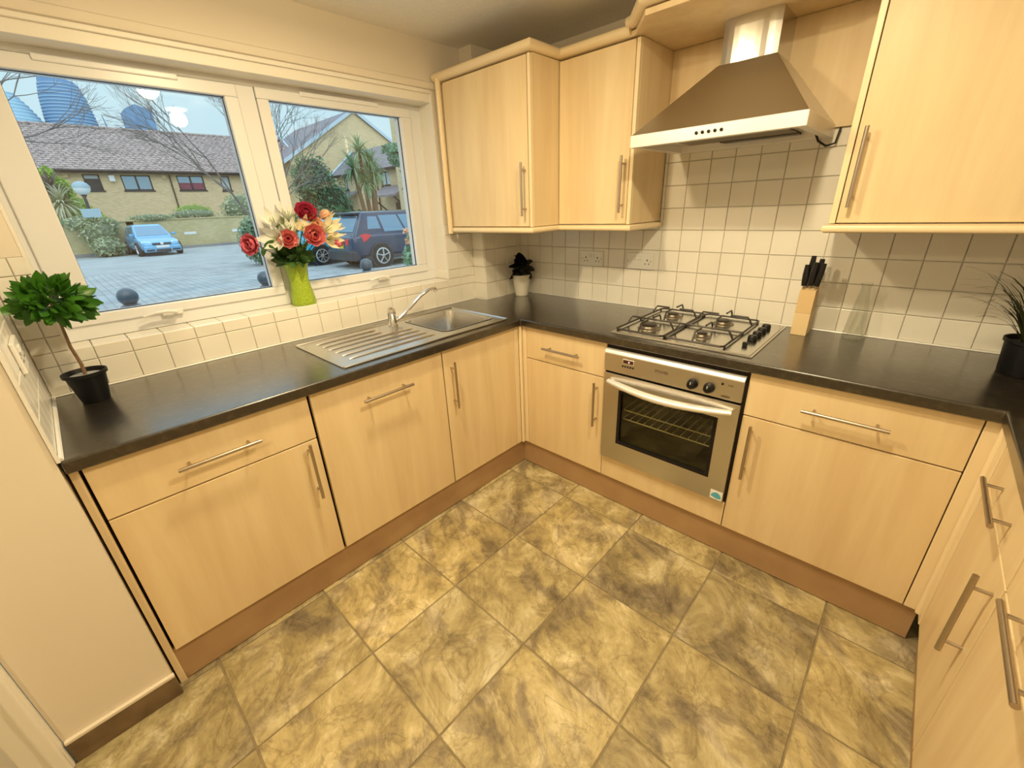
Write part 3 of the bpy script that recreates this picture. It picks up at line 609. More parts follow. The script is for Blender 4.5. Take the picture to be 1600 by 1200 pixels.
# ------------------------------------------------------------------ SINK + TAP
sk = thing('sink', 'stainless steel inset sink with ribbed drainer and square bowl', 'sink', (.31,-1.1,.911))
xs = [.078,.125,.455,.545]; 
deck = MB().cells([.078,.108,.467,.545],[-1.565,-1.000,-.675,-.640], lambda x,y: not (.108<x<.467 and -1.0<y<-.675), .9105, .9135)
deck.build('drainer_deck', 'sink_steel', sk, bevel=.001)
rim = MB(); 
for a, b in (((.080,-1.562),(.543,-1.562)),((.543,-1.562),(.543,-.643)),((.543,-.643),(.080,-.643)),((.080,-.643),(.080,-1.562))): rim.tube([(*a,.9140),(*b,.9140)], .0042, 6)
rim.build('raised_rim', 'stainless', sk, smooth=True)
def rrect(cx, cy, hx, hy, r, z, n=5):
    out = []
    for qx, qy, a0 in ((1,1,0),(-1,1,90),(-1,-1,180),(1,-1,270)):
        for i in range(n+1):
            a = R(a0+90*i/n); out.append((cx+qx*(hx-r)+r*math.cos(a), cy+qy*(hy-r)+r*math.sin(a), z))
    return out
bc = (.2875,-.8375); L_ = [rrect(*bc,.190,.172,.045,.9160), rrect(*bc,.184,.166,.050,.9162), rrect(*bc,.178,.160,.055,.912), rrect(*bc,.172,.154,.055,.880), rrect(*bc,.160,.142,.055,.785), rrect(*bc,.135,.117,.050,.768), rrect(*bc,.03,.03,.029,.764)]
n = len(L_[0]); bm_ = MB().add([p for l in L_ for p in l], [(i*n+j, i*n+(j+1)%n, (i+1)*n+(j+1)%n, (i+1)*n+j) for i in range(len(L_)-1) for j in range(n)]+[tuple((len(L_)-1)*n+j for j in range(n))])
bm_.build('bowl', 'sink_steel', sk, smooth=True)
MB().lathe([(.034,0),(.034,.003),(.022,.004),(.02,.001)], (.2875,-.8375,.7645), 20).build('waste', 'chrome', sk, smooth=True)
for i in range(6):
    x = .15+i*.062
    y1 = -1.20 if i < 2 else -1.06
    MB().tube([(x,-1.50,.9128),(x,-1.48,.9155),(x,y1-.02,.9155),(x,y1,.9128)], .0052, 6, flat=.8).build('drainer_ridge', 'stainless', sk, smooth=True)
tp = thing('mixer_tap', 'chrome mixer tap with lever and long angled spout behind the sink', 'tap', (.135,-1.085,.914))
MB().lathe([(.026,0),(.026,.005),(.021,.010),(.020,.055),(.022,.058),(.022,.075),(.018,.088),(.006,.094)], (.135,-1.085,.914), 24).build('tap_body', 'chrome', tp, smooth=True)
MB().tube([(.135,-1.085,1.000),(.150,-1.098,1.010),(.175,-1.12,1.016)], [.013,.010,.007], 10, flat=.6).build('lever', 'chrome', tp, smooth=True)
MB().tube([(.137,-1.075,.935),(.145,-1.045,.945),(.158,-.99,.985),(.172,-.925,1.040),(.182,-.875,1.068),(.188,-.845,1.074),(.190,-.832,1.068),(.190,-.830,1.055)], [.011,.010,.009,.0085,.0085,.0085,.010,.010], 12).build('spout', 'chrome', tp, smooth=True)

# ------------------------------------------------------------------ SOCKETS
def socket(loc, wd, label, kind, face='back'):
    t = thing('wall_socket', label, 'socket', loc)
    # local build: plate in x-z, outward -y ; face 'pier' faces +y
    s = -1 if face == 'back' else 1
    def P(mb): mb.v = [(a, b*(-s), c) for a, b, c in mb.v]; return mb
    P(B(0,wd,-.010,0,0,.086)).build('faceplate', 'white_plastic', t, bevel=.003, local=True)
    def pins(cx): 
        m = MB(); m.box(cx-.003,cx+.003,-.0108,-.0095,.044,.053); m.box(cx-.0135,cx-.0075,-.0108,-.0095,.027,.032); m.box(cx+.0075,cx+.0135,-.0108,-.0095,.027,.032); P(m).build('pin_holes', 'print_dark', t, local=True)
    def sw(cx): P(B(cx-.009,cx+.009,-.0135,-.009,.050,.068)).build('rocker_switch', 'white_plastic', t, bevel=.002, local=True)
    if kind == 'double': pins(wd*.24); pins(wd*.76); sw(wd*.42); sw(wd*.58)
    else: pins(wd*.80); sw(wd*.30); sw(wd*.52)
    for cx in (.010, wd-.010): P(MB().lathe([(.0025,-.0095),(.0025,-.0108)], (cx,0,.043), 8, 'y')).build('screw', 'print_dark', t, local=True)
    return t
socket((.573,-.0005,1.117), .153, 'white double socket on the tiles nearer the corner', 'double')
socket((.879,-.0005,1.118), .153, 'white socket plate with two switches on the tiles nearer the hood', 'cooker')
socket((.245,LY+.0005,1.100), .150, 'white socket on the tiled side wall at the left edge, left of the topiary', 'double', 'pier')

# ------------------------------------------------------------------ LEAF / PETAL MESHES
def petal(l, w, cup=.3, tip=.3, nu=4, nv=5, curl=0.0, wp=.8):
    """grows along +Z from origin, face towards -Y, cupped"""
    mb = MB(); vs = []
    for i in range(nv+1):
        t = i/nv; ww = w*math.sin(math.pi*min(1, (t*.86+.10)))**wp*(1 if t < .75 else 1-(t-.75)*tip*2)
        for j in range(nu+1):
            s = j/nu*2-1
            y = -cup*w*(s*s-.5)*math.sin(math.pi*min(t,.9)) - l*cup*.5*t*t + curl*l*t*t*t
            vs.append((s*ww/2, y, l*t))
    return mb.add(vs, [(i*(nu+1)+j, i*(nu+1)+j+1, (i+1)*(nu+1)+j+1, (i+1)*(nu+1)+j) for i in range(nv) for j in range(nu)])
def leaf_obj(name, me, parent, pos, direction, roll=0, sc=1):
    q = Vector(direction).to_track_quat('Z', 'Y'); e = (q.to_matrix() @ Matrix.Rotation(roll, 3, 'Z')).to_euler()
    return inst(name, me, parent, Vector(pos)-worigin(parent), e, (sc,sc,sc))
# topiary
tr = thing('topiary', 'small bay-style topiary tree in a black pot at the left end of the worktop', 'plant', (.125,-2.250,.9105))
TPX, TPY = .125, -2.250
MB().lathe([(.036,0),(.037,.004),(.052,.092),(.058,.093),(.058,.104),(.054,.104),(.050,.094),(.048,.088),(.001,.088)], (TPX,TPY,.9105), 32).build('pot', 'pot_black', tr, smooth=True)
MB().lathe([(.0495,.0),(.04,.004),(.001,.006)], (TPX,TPY,.9105+.088), 20).build('soil', 'gravel_white', tr)
MB().tube([(TPX,TPY,.985),(TPX+.002,TPY+.002,1.04),(TPX-.002,TPY-.004,1.10),(TPX+.002,TPY-.002,1.16),(TPX,TPY,1.24)], [.0055,.005,.0045,.004,.003], 8).build('trunk', 'bark', tr, smooth=True)
bl = petal(.062,.030,.18,.9,2,4,0,.75).mesh('leaf', 'laurel_leaf', smooth=True)
tw = MB(); random.seed(3)
for i in range(190):
    u = random.uniform(-.75,1); a = random.uniform(0,2*math.pi); s = math.sqrt(1-u*u); rr = random.uniform(.45,1)**.6
    d = Vector((s*math.cos(a), s*math.sin(a), u)); pos = Vector((TPX+.005,TPY+.004,1.243))+Vector((d.x*.062,d.y*.066,d.z*.052))*rr
    dr = (d+Vector((random.uniform(-.7,.7),random.uniform(-.7,.7),random.uniform(-.35,.5)))).normalized()
    leaf_obj('leaf', bl, tr, pos, dr, random.uniform(0,6.28), random.uniform(.6,1.05))
    if i % 9 == 0: tw.tube([(TPX,TPY,1.19),pos], .0012, 5)
tw.build('twigs', 'bark', tr)
# dark plant in white pot
wp_ = thing('potted_plant', 'dark-leaved plant in a tapered white pot in the corner of the worktop', 'plant', (.168,-.105,.9105))
MB().lathe([(.041,0),(.044,.004),(.060,.128),(.064,.135),(.061,.136),(.057,.128),(.001,.125)], (.168,-.105,.9105), 32).build('pot', 'pot_white', wp_, smooth=True)
dl = petal(.088,.070,.25,.6,3,5,-.25,.6).mesh('leaf', 'dark_leaf', smooth=True); random.seed(5)
for i in range(46):
    a = i*2.4; el = R(random.uniform(-35, 85)); d = Vector((math.cos(a)*math.cos(el), math.sin(a)*math.cos(el), math.sin(el)))
    pos = Vector((.168,-.105,1.055+random.uniform(0,.05)))+d*.012; s_ = random.uniform(.6,.95)
    if d.y > .5 or d.x < -.6: s_ *= .7
    leaf_obj('leaf', dl, wp_, pos, d, random.uniform(-1,1), s_)
MB().tube([(.168,-.105,1.03),(.168,-.105,1.12)], .02, 8).build('stem', 'dark_leaf', wp_)
# grass plant right
gp = thing('potted_grass', 'spiky grass plant in a black pot at the right edge of the worktop', 'plant', (2.405,-.215,.9105))
MB().lathe([(.060,0),(.062,.004),(.070,.10),(.075,.102),(.075,.112),(.070,.112),(.067,.10),(.001,.10)], (2.405,-.215,.9105), 28).build('pot', 'pot_black', gp, smooth=True)
random.seed(11)
def blade(parent, base, a, ln, lean, w=.006, mt='grass_leaf', name='blade', droop=1.0, n=7):
    vs = []; p = Vector(base); el = math.pi/2-lean; hd_ = Vector((math.cos(a), math.sin(a), 0)); sd = Vector((-math.sin(a), math.cos(a), 0))
    for i in range(n+1):
        t = i/n; ww = w*(1-t**2)*.5+.0003; vs += [p-sd*ww, p+sd*ww]
        p = p + (hd_*math.cos(el)+Vector((0,0,math.sin(el))))*ln/n; el -= droop*random.uniform(.6,1.2)*(.1+t*.5)
    return MB().add(vs, [(2*i,2*i+1,2*i+3,2*i+2) for i in range(n)]).build(name, mt, parent, smooth=True)
for i in range(84):
    a = random.uniform(0,6.28) if i % 3 else math.pi+random.uniform(-.45,.8); back = math.sin(a) > .15
    ln = random.uniform(.20,.40) if i % 3 else random.uniform(.16,.34)
    blade(gp, (2.405+.03*math.cos(a),-.215+.03*math.sin(a),1.005), a, ln*(.7 if back else 1), random.uniform(.05,.3) if back else random.uniform(.05,.6), random.uniform(.007,.012), droop=.45 if back else .8)
MB().tube([(2.405,-.215,1.0),(2.40,-.215,1.08),(2.395,-.22,1.17)], [.030,.024,.008], 8).build('stem_clump', 'grass_leaf', gp, smooth=True)
# knife block
kb = thing('knife_block', 'pale beech knife block standing right of the gas hob', 'knife block', (1.775,-.09,.9105))
MB().prism([(-.133,.9105),(-.133,1.005),(-.045,1.005),(-.040,.9105)], 'x', 1.744, 1.800).build('lower_block', 'beech_light', kb, bevel=.001)
MB().prism([(-.133,1.0055),(-.128,1.098),(-.062,1.118),(-.045,1.0055)], 'x', 1.744, 1.800).build('upper_block', 'beech', kb, bevel=.001)
for i, (x, y, l, tilt) in enumerate([(1.752,-.118,.098,-.004),(1.757,-.086,.120,.002),(1.772,-.112,.106,.004),(1.784,-.088,.110,.006),(1.793,-.114,.104,.010)]):
    z0 = 1.098+(y+.128)*.3
    k = thing('knife', ['short black-handled knife at the front left of the block','tallest black-handled knife in the block, at the back left','black-handled knife in the front middle of the block','black-handled knife at the back right of the block','black-handled knife at the front right of the block'][i], 'knife', (x,y,z0), 'knives in the block')
    MB().tube([(x,y,z0+.014),(x+tilt*.2,y,z0+.03),(x+tilt*.5,y+.003,z0+l*.6),(x+tilt,y+.005,z0+l)], [.0075,.0085,.009,.0065], 8, flat=1.3).build('knife_handle', 'black_plastic', k, smooth=True)
    B(x-.001,x+.001,y-.010,y+.010,z0-.06,z0+.015).build('blade', 'stainless', k)
# glass carafe
cf = MB().lathe([(.001,.001),(.034,.001),(.037,.006),(.036,.02),(.028,.10),(.0165,.185),(.0145,.205),(.019,.222),(.0185,.2235)], (1.950,-.062,.9105), 28, caps=False)
tag(cf.build('carafe', 'carafe_glass', smooth=True), 'empty clear glass carafe with a narrow neck, right of the knife block', 'carafe')
# vase and bouquet
VX, VY, VZ = -.088, -1.420, OZ0+.0005
va = thing('vase', 'lime green cracked-glass vase holding the bouquet on the window ledge', 'vase', (VX,VY,VZ))
MB().lathe([(.054,0),(.056,.004),(.0535,.03),(.046,.08),(.043,.12),(.047,.160),(.055,.192),(.0535,.193),(.0455,.160),(.0415,.12),(.0445,.08),(.0515,.03),(.052,.006),(.001,.005)], (VX,VY,VZ), 36, caps=False).build('glass_body', 'vase_glass', va, smooth=True)
FLW = 'artificial flowers in the green vase'
pet = {}
def pm(kind, mt):
    if (kind, mt) not in pet:
        pet[(kind,mt)] = {'peony': petal(.044,.052,.40,.15,4,5,0,.5), 'lily': petal(.070,.030,.15,1.2,2,6,-.45,.7), 'bud': petal(.038,.040,.5,.6,3,5,0,.6), 'leaf': petal(.060,.030,.12,1.0,2,5,-.2,.7)}[kind].mesh('petal' if kind != 'leaf' else 'leaf', mt, smooth=True)
    return pet[(kind,mt)]
def flower(kind, mt, pos, d, label, sc=1, name='flower', mt2=None):
    pos = Vector(pos); d = Vector(d).normalized(); base = Vector((VX, VY, VZ+.14))
    t = thing(name, label, 'flower', pos, FLW)
    mid = base.lerp(pos-d*.02, .5)+Vector((0,0,.02)); MB().tube([base+(pos-base)*.05, mid, pos-d*.01, pos], .0018, 6).build('stem', 'bouquet_leaf', t, smooth=True)
    ax = d.to_track_quat('Z','Y').to_matrix()
    if kind in ('peony','bud'):
        rings = [(4,.12,.60),(6,.38,.8),(7,.72,.95),(8,1.12,1.0)] if kind == 'peony' else [(4,.10,.8),(5,.25,1.0),(5,.42,1.0)]
        for ri, (n_, tl, s_) in enumerate(rings):
            for i in range(n_):
                a = 6.283*i/n_+ri*.5; v = ax @ Vector((math.sin(tl)*math.cos(a), math.sin(tl)*math.sin(a), math.cos(tl)))
                inward = -(ax @ Vector((math.cos(a), math.sin(a), 0)))
                z = v; y = -(inward - z*inward.dot(z)).normalized(); x = y.cross(z); m3 = Matrix((x,y,z)).transposed()
                inst('petal', pm(kind, mt2 if (mt2 and ri == 0) else mt), t, v*.004*ri, m3.to_euler(), (sc*s_,)*3)
        MB().ball(pos+d*.010*sc, .008*sc, 8, 6).build('flower_centre', mt2 or mt, t, smooth=True)
    else:
        for i in range(6):
            a = 6.283*i/6; tl = 1.0+.15*(i%2); v = ax @ Vector((math.sin(tl)*math.cos(a), math.sin(tl)*math.sin(a), math.cos(tl))); inward = -(ax @ Vector((math.cos(a), math.sin(a), 0)))
            z = v; y = -(inward - z*inward.dot(z)).normalized(); x = y.cross(z)
            inst('petal', pm('lily', mt), t, (0,0,0), Matrix((x,y,z)).transposed().to_euler(), (sc*random.uniform(.9,1.1),)*3)
        sm = MB()
        for i in range(5): sm.tube([pos, pos+ax @ Vector((.010*math.cos(i*1.25),.010*math.sin(i*1.25),.035))*sc], .0011, 5)
        sm.build('stamens', 'filler_leaf', t)
    return t
cdir = Vector((2.07,-.8,.15)).normalized()
def FP(px, py, x=-.04):     # table of bouquet positions across the ledge
    y = -1.346+(px-475)*.00249+(x+.03)*-.37; z = 1.352-(py-385)*.00238+(x+.03)*-.05; return Vector((x, y, z))
flower('peony','petal_pink', FP(377,383,-.02), (.45,-.8,.1), 'deep pink flower drooping out to the left of the bouquet', .95, mt2='petal_crimson')
flower('peony','petal_crimson', FP(474,338,-.05), (.8,-.1,.55), 'crimson flower at the very top of the bouquet', 1.05, mt2='petal_coral')
flower('bud','petal_peach', FP(502,345,-.06), (.5,.6,.5), 'peach bud at the upper right, behind the crimson flower', 1.15)
flower('peony','petal_coral', FP(434,379,.0), (.9,-.3,.25), 'coral flower at the left front of the bouquet', .85, mt2='petal_crimson')
flower('peony','petal_coral', FP(478,374,.01), (.95,-.05,.1), 'large coral flower at the centre front of the bouquet', 1.05, mt2='petal_crimson')
flower('bud','petal_pink', FP(514,388,.0), (.6,.6,-.25), 'pink flower hanging low on the right side of the bouquet', 1.0)
flower('peony','petal_peach', FP(486,358,-.03), (.8,.2,.4), 'peach flower just above the large coral one', .75)
flower('lily','petal_white', FP(418,352,-.06), (.5,-.5,.7), 'white lily at the upper left of the bouquet', 1.0, 'lily')
flower('lily','petal_white', FP(418,376,-.01), (.7,-.75,.1), 'white lily at the left, beside the coral flower', 1.15, 'lily')
flower('lily','petal_white', FP(443,345,-.08), (.3,-.1,.9), 'white lily at the back, left of the crimson flower', 1.0, 'lily')
flower('lily','petal_white', FP(442,362,-.03), (.7,-.2,.6), 'small white lily above the left coral flower', .8, 'lily')
flower('lily','petal_cream', FP(503,368,.0), (.8,.4,.4), 'cream lily right of the large coral flower', 1.15, 'lily')
flower('lily','petal_cream', FP(513,362,-.05), (.4,.8,.5), 'cream lily at the far right of the bouquet', 1.0, 'lily')
flower('lily','petal_cream', FP(463,362,-.02), (.85,-.1,.5), 'cream lily between the two coral flowers', .85, 'lily')
flower('lily','petal_cream', FP(503,383,.01), (.8,.3,-.1), 'cream lily low on the right of the bouquet', .95, 'lily')
random.seed(21)
for i, (px, py, lb) in enumerate([(433,355,'upper left'),(420,365,'far left'),(455,350,'top middle'),(463,380,'lower middle'),(485,348,'upper right')]):
    t = thing('filler_sprig', 'feathery yellow-green sprig at the %s of the bouquet' % lb, 'foliage', FP(px,py,-.03), FLW); P0 = FP(px,py,-.03)
    MB().tube([Vector((VX,VY,VZ+.15)), P0], .0014, 5).build('stem', 'filler_leaf', t)
    mb = MB()
    for k in range(46):
        h = random.uniform(-.045,.03); a = random.uniform(0,6.28); b0 = P0+Vector((0,0,h)); b1 = b0+Vector((math.cos(a)*.022, math.sin(a)*.022, .014)); mb.tube([b0,b1], [.0016,.0003], 3, caps=False)
    mb.build('needles', 'filler_leaf', t)
t = thing('bouquet_foliage', 'dark green leaves at the mouth of the green vase below the flowers', 'foliage', (VX,VY,VZ+.19), FLW)
for i in range(64):
    a = random.uniform(0,6.28); el = random.uniform(-.25,1.1); d = Vector((math.cos(a)*math.cos(el), math.sin(a)*math.cos(el), math.sin(el)))
    leaf_obj('leaf', pm('leaf','bouquet_leaf'), t, Vector((VX+.01,VY,VZ+.200))+Vector((d.x*.03,d.y*.04,abs(d.z)*.05)), d, random.uniform(0,6), random.uniform(.7,1.25))
P0 = FP(392,388,-.02)
for k in range(3): leaf_obj('leaf', pm('leaf','bouquet_leaf'), t, P0, (.3,-.3+.4*k,-.3+.3*k), k, .8)
sm = MB()
for i in range(9): sm.tube([(VX+.015*math.cos(i),VY+.015*math.sin(i),VZ+.012),(VX+.022*math.cos(i*2),VY+.022*math.sin(i*2),VZ+.19)], .002, 5)
sm.build('stems', 'bouquet_leaf', t)
# ceiling lights (above the frame, the last an added fill; they light the room and mirror in the panes)
for i, (x, y, z, p, lc) in enumerate(LAMPS):
    t = thing('ceiling_light', ['round ceiling light nearest the window','round ceiling light over the middle of the floor','added round fill light at the back of the room'][i], 'light', (x,y,ZC), 'ceiling lights')
    MB().lathe([(.085,0),(.085,-.03),(.075,-.058),(.062,-.060),(.062,-.045),(.001,-.045)], (x,y,ZC), 32, caps=False).build('fitting', 'white_plastic', t, smooth=True)

# ------------------------------------------------------------------ OUTDOORS
import numpy as np
GZ = -.10
ground = struct(MB().add([(-.36,-60,GZ),(-.36,60,GZ),(-120,60,GZ),(-120,-60,GZ)], [(0,1,2,3)]).build('ground', 'asphalt'))
# small-unit block paving of the yard
rng = np.random.default_rng(4)
mb = MB(); X0 = -4.9
for r_ in range(0, 86):
    y0 = -4.2+r_*.155
    n_ = 0; x = X0-(.11 if r_ % 2 else 0)
    while x > -17.5:
        h = GZ+.012+random.uniform(-.002,.002); a, b, c, d = x-.212, x-.004, y0+.004, y0+.150; e = .012
        mb.add([(a,c,GZ),(b,c,GZ),(b,d,GZ),(a,d,GZ),(a+e,c+e,h),(b-e,c+e,h),(b-e,d-e,h),(a+e,d-e,h)], [(4,5,6,7),(0,1,5,4),(1,2,6,5),(2,3,7,6),(3,0,4,7)]); x -= .216
B(-17.55,-4.7,-4.3,9.2,GZ-.02,GZ+.002).build('paving_bed', 'kerb', ground)
me = mb.mesh('paving_blocks', 'paver'); pv = bpy.data.objects.new('paving_blocks', me); COL.objects.link(pv); pv.parent = ground; stuff(pv)
kerb = MB().box(-29.4,-29.0,-14,1.4,GZ,GZ+.16).box(-30.6,-30.2,1.4,9,GZ,GZ+.14)
struct(kerb.build('trim_9', 'kerb'))
def leaves(mb, c, rad, n, size, seed=0, shell=.55, up=.2, aspect=.5):
    rg = np.random.default_rng(seed); d = rg.normal(size=(n,3)); d /= np.linalg.norm(d,axis=1)[:,None]; rr = shell+(1-shell)*rg.random(n)
    p = np.array(c)+d*np.array(rad)*rr[:,None]; nn = d+rg.normal(size=(n,3))*.7+np.array([0,0,up]); nn /= np.linalg.norm(nn,axis=1)[:,None]
    t = np.cross(nn, rg.normal(size=(n,3))); t /= np.linalg.norm(t,axis=1)[:,None]; b = np.cross(nn,t); s_ = size*(.6+.8*rg.random(n))[:,None]
    V = np.stack([p-t*s_, p-b*s_*aspect+nn*s_*.2, p+t*s_, p+b*s_*aspect+nn*s_*.2], 1).reshape(-1,3); mb.add(V.tolist(), [(4*i,4*i+1,4*i+2,4*i+3) for i in range(n)]); return mb
def mesh_obj(mb, name, mt, parent=None):
    o = bpy.data.objects.new(name, mb.mesh(name, mt, worigin(parent))); COL.objects.link(o); o.parent = parent; return o
def bush(name, label, cat, blobs, mt, core, group=None, seed=1, size=.09, dens=1, kind=None):
    x, y, z = blobs[0][0]; t = thing(name, label, cat, (x, y, GZ), group); mb = MB(); cm = MB()
    for i, (c, r, n) in enumerate(blobs):
        leaves(mb, c, r, int(n*dens), size, seed+i)
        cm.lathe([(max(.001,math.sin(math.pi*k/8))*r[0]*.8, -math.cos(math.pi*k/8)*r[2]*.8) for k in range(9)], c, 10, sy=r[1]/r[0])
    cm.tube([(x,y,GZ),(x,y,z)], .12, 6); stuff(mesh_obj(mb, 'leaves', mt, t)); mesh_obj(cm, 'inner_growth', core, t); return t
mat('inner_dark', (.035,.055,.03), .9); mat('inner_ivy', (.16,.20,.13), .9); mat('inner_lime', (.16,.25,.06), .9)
# bollards
bm0 = None
for i, (x, y, lb) in enumerate([(-4.5,-1.72,'black ball-topped bollard outside the left window pane, nearest the topiary'),(-4.5,-.235,'black ball-topped bollard outside, just left of the vase'),(-4.5,1.30,'black ball-topped bollard in front of the dark blue car')]):
    t = thing('bollard', lb, 'bollard', (x,y,GZ), 'bollards outside the window')
    MB().lathe([(.085,0),(.085,.05),(.06,.07),(.055,.60),(.062,.62),(.095,.64),(.098,.67),(.07,.69),(.062,.70)], (x,y,GZ), 20).build('post', 'bollard_paint', t, smooth=True)
    MB().ball((x,y,GZ+.775), .10, 20, 12).build('ball', 'bollard_paint', t, smooth=True)
# boundary wall
bw = MB().box(-29.35,-29.05,-14,1.5,GZ,1.50); bw.box(-30.75,-30.45,1.2,9.2,GZ,1.52); bw.box(-30.75,-29.05,1.2,1.5,GZ,1.5)
bwo = tag(bw.build('garden_wall', 'garden_brick'), 'weathered brick boundary wall at the back of the yard behind the light blue car', 'wall')
cp_ = MB().box(-29.40,-29.0,-14,1.5,1.50,1.56); cp_.box(-30.8,-30.4,1.2,9.2,1.52,1.58); cp_.build('coping', 'garden_brick', bwo)
for y, lb in ((4.15,'small white bay sign on the boundary wall nearer the light blue car'),(6.7,'small white bay sign on the boundary wall nearer the round bush')):
    tag(B(-30.45,-30.43,y-.30,y+.30,.66,.80).build('bay_sign', 'plate_white'), lb, 'sign')
# terrace with tiled roof
FXT = -38.0
tb = thing('terrace_house', 'long yellow-brick terrace with brown tiled roof across the yard', 'building', (FXT-4,2,GZ))
WIN = [(-1.9,-.55,3.45,4.40,'dark'),(.92,1.74,3.45,4.40,'dark'),(2.78,4.36,3.45,4.38,'sky'),(5.85,7.48,3.45,4.40,'red'),(8.55,9.18,3.42,4.42,'white'),(13.25,14.02,3.45,4.46,'white')]
mb = MB(); ycut = [-16]+[v for w_ in WIN for v in w_[:2]]+[15.1]
for i in range(0, len(ycut), 2): mb.box(FXT-.3, FXT, ycut[i], ycut[i+1], GZ, 4.72)
for w_ in WIN: mb.box(FXT-.3, FXT, w_[0], w_[1], GZ, w_[2]); mb.box(FXT-.3, FXT, w_[0], w_[1], w_[3], 4.72)
mb.box(FXT-8, FXT-.3, 14.8, 15.1, GZ, 4.72); mb.prism([(FXT-8,4.72),(FXT,4.72),(FXT-4,7.4)], 'y', 14.85, 15.08); mb.box(FXT-8,FXT-7.7,-16,15.1,GZ,4.72)
mb.build('brick_wall', 'stock_brick', tb)
for a, b, c, d, k in WIN:
    fm_ = MB(); mid = (a+b)/2; fm_.box(FXT-.14,FXT-.06,a,b,c,c+.07).box(FXT-.14,FXT-.06,a,b,d-.07,d).box(FXT-.14,FXT-.06,a,a+.07,c,d).box(FXT-.14,FXT-.06,b-.07,b,c,d)
    if b-a > 1.2: fm_.box(FXT-.14,FXT-.06,mid-.05,mid+.05,c,d)
    fm_.box(FXT-.10,FXT+.05,a-.06,b+.06,c-.09,c)
    fo = fm_.build('window', 'frame_dark', tb)
    B(FXT-.12,FXT-.11,a+.06,b-.06,c+.06,d-.06).build('pane', {'dark':'pane_dark','sky':'pane_sky','red':'pane_sky','white':'curtain_white'}[k], fo)
    if k == 'red': B(FXT-.108,FXT-.10,a+.08,b-.08,c+.07,c+.48).build('curtain', 'curtain_red', fo)
    if k == 'dark': B(FXT-.108,FXT-.10,a+.08,b-.08,d-.26,d-.07).build('blind', 'curtain_white', fo)
# roof slope built of tile courses
sl = math.hypot(4.35, 2.95); ux, uz = -4.35/sl, 2.95/sl; ex, ez = FXT+.40, 4.62
rf = MB().prism([(ex,ez-.06),(ex,ez),(ex-4.35,ez+2.95),(ex-8.8,ez),(ex-8.8,ez-.06),(ex-4.35,ez+2.85)], 'y', -16, 15.35).build('roof', 'roof_tile', tb)
mb = MB(); nrow = 22
for r_ in range(nrow):
    s0 = r_*sl/nrow; s1 = s0+sl/nrow*1.12
    yy = -13.0+(.165 if r_ % 2 else 0)
    while yy < 15.2:
        h0, h1 = .065, .02; y1 = min(yy+.30, 15.3)
        P = lambda s_, h, y: (ex+ux*s_-uz*h*0+(-uz*-1)*h*.56, y, ez+uz*s_+h*.83)
        mb.add([P(s0,.0,yy),P(s0,.0,y1),P(s0,h0,yy+.02),P(s0,h0,y1-.02),P(s1,h1,yy+.02),P(s1,h1,y1-.02)], [(0,1,3,2),(2,3,5,4)]); yy += .33
stuff(mesh_obj(mb, 'roof_tiles', 'roof_tile', rf))
mb = MB()
for i in range(62): 
    yy = -13+i*.455; mb.tube([(ex-4.35,yy,ez+2.97),(ex-4.35,yy+.44,ez+2.99)], .11, 6)
stuff(mesh_obj(mb, 'ridge_tiles', 'roof_tile', rf))
B(ex-.02,ex+.02,-16,15.35,ez-.20,ez-.02).build('fascia', 'fascia_dark', tb)
MB().tube([(ex+.07,-16,ez-.05),(ex+.07,15.35,ez-.05)], .06, 8).build('gutter', 'fascia_dark', tb)
MB().prism([(ex,ez-.05),(ex,ez+.10),(ex-4.35,ez+3.06),(ex-4.35,ez+2.88)], 'y', 15.30, 15.42).build('bargeboard', 'verge_white', tb)
MB().tube([(FXT+.08,5.45,4.5),(FXT+.08,5.40,GZ)], .045, 8).build('downpipe', 'fascia_dark', tb)
B(FXT,FXT+.22,2.17,2.45,3.98,4.34).build('alarm_box', 'plate_white', tb)
for y in (.02, 5.0, 11.6): B(FXT,FXT+.16,y,y+.25,4.18,4.55).build('corbel', 'stock_brick', tb)
# gable building
gx = -36.0
gb = thing('gable_house', 'tall yellow-brick house with a plain pointed gable, behind the palm', 'building', (gx-5,19,GZ))
MB().prism([(13.2,GZ),(25.3,GZ),(25.3,5.6),(19.25,9.30),(13.2,5.6)], 'x', gx-.3, gx).build('gable_wall', 'gable_brick', gb)
MB().box(gx-12,gx-.3,13.2,13.5,GZ,5.6).box(gx-12,gx-.3,25.0,25.3,GZ,5.6).build('side_wall', 'gable_brick', gb)
MB().prism([(12.7,5.22),(12.7,5.38),(19.25,9.50),(25.8,5.38),(25.8,5.22),(19.25,9.34)], 'x', gx-12, gx+.15).build('roof', 'roof_slate', gb)
MB().prism([(12.6,5.15),(12.6,5.42),(19.25,9.60),(25.9,5.42),(25.9,5.15),(19.25,9.32)], 'x', gx+.15, gx+.22).build('bargeboard', 'verge_white', gb)
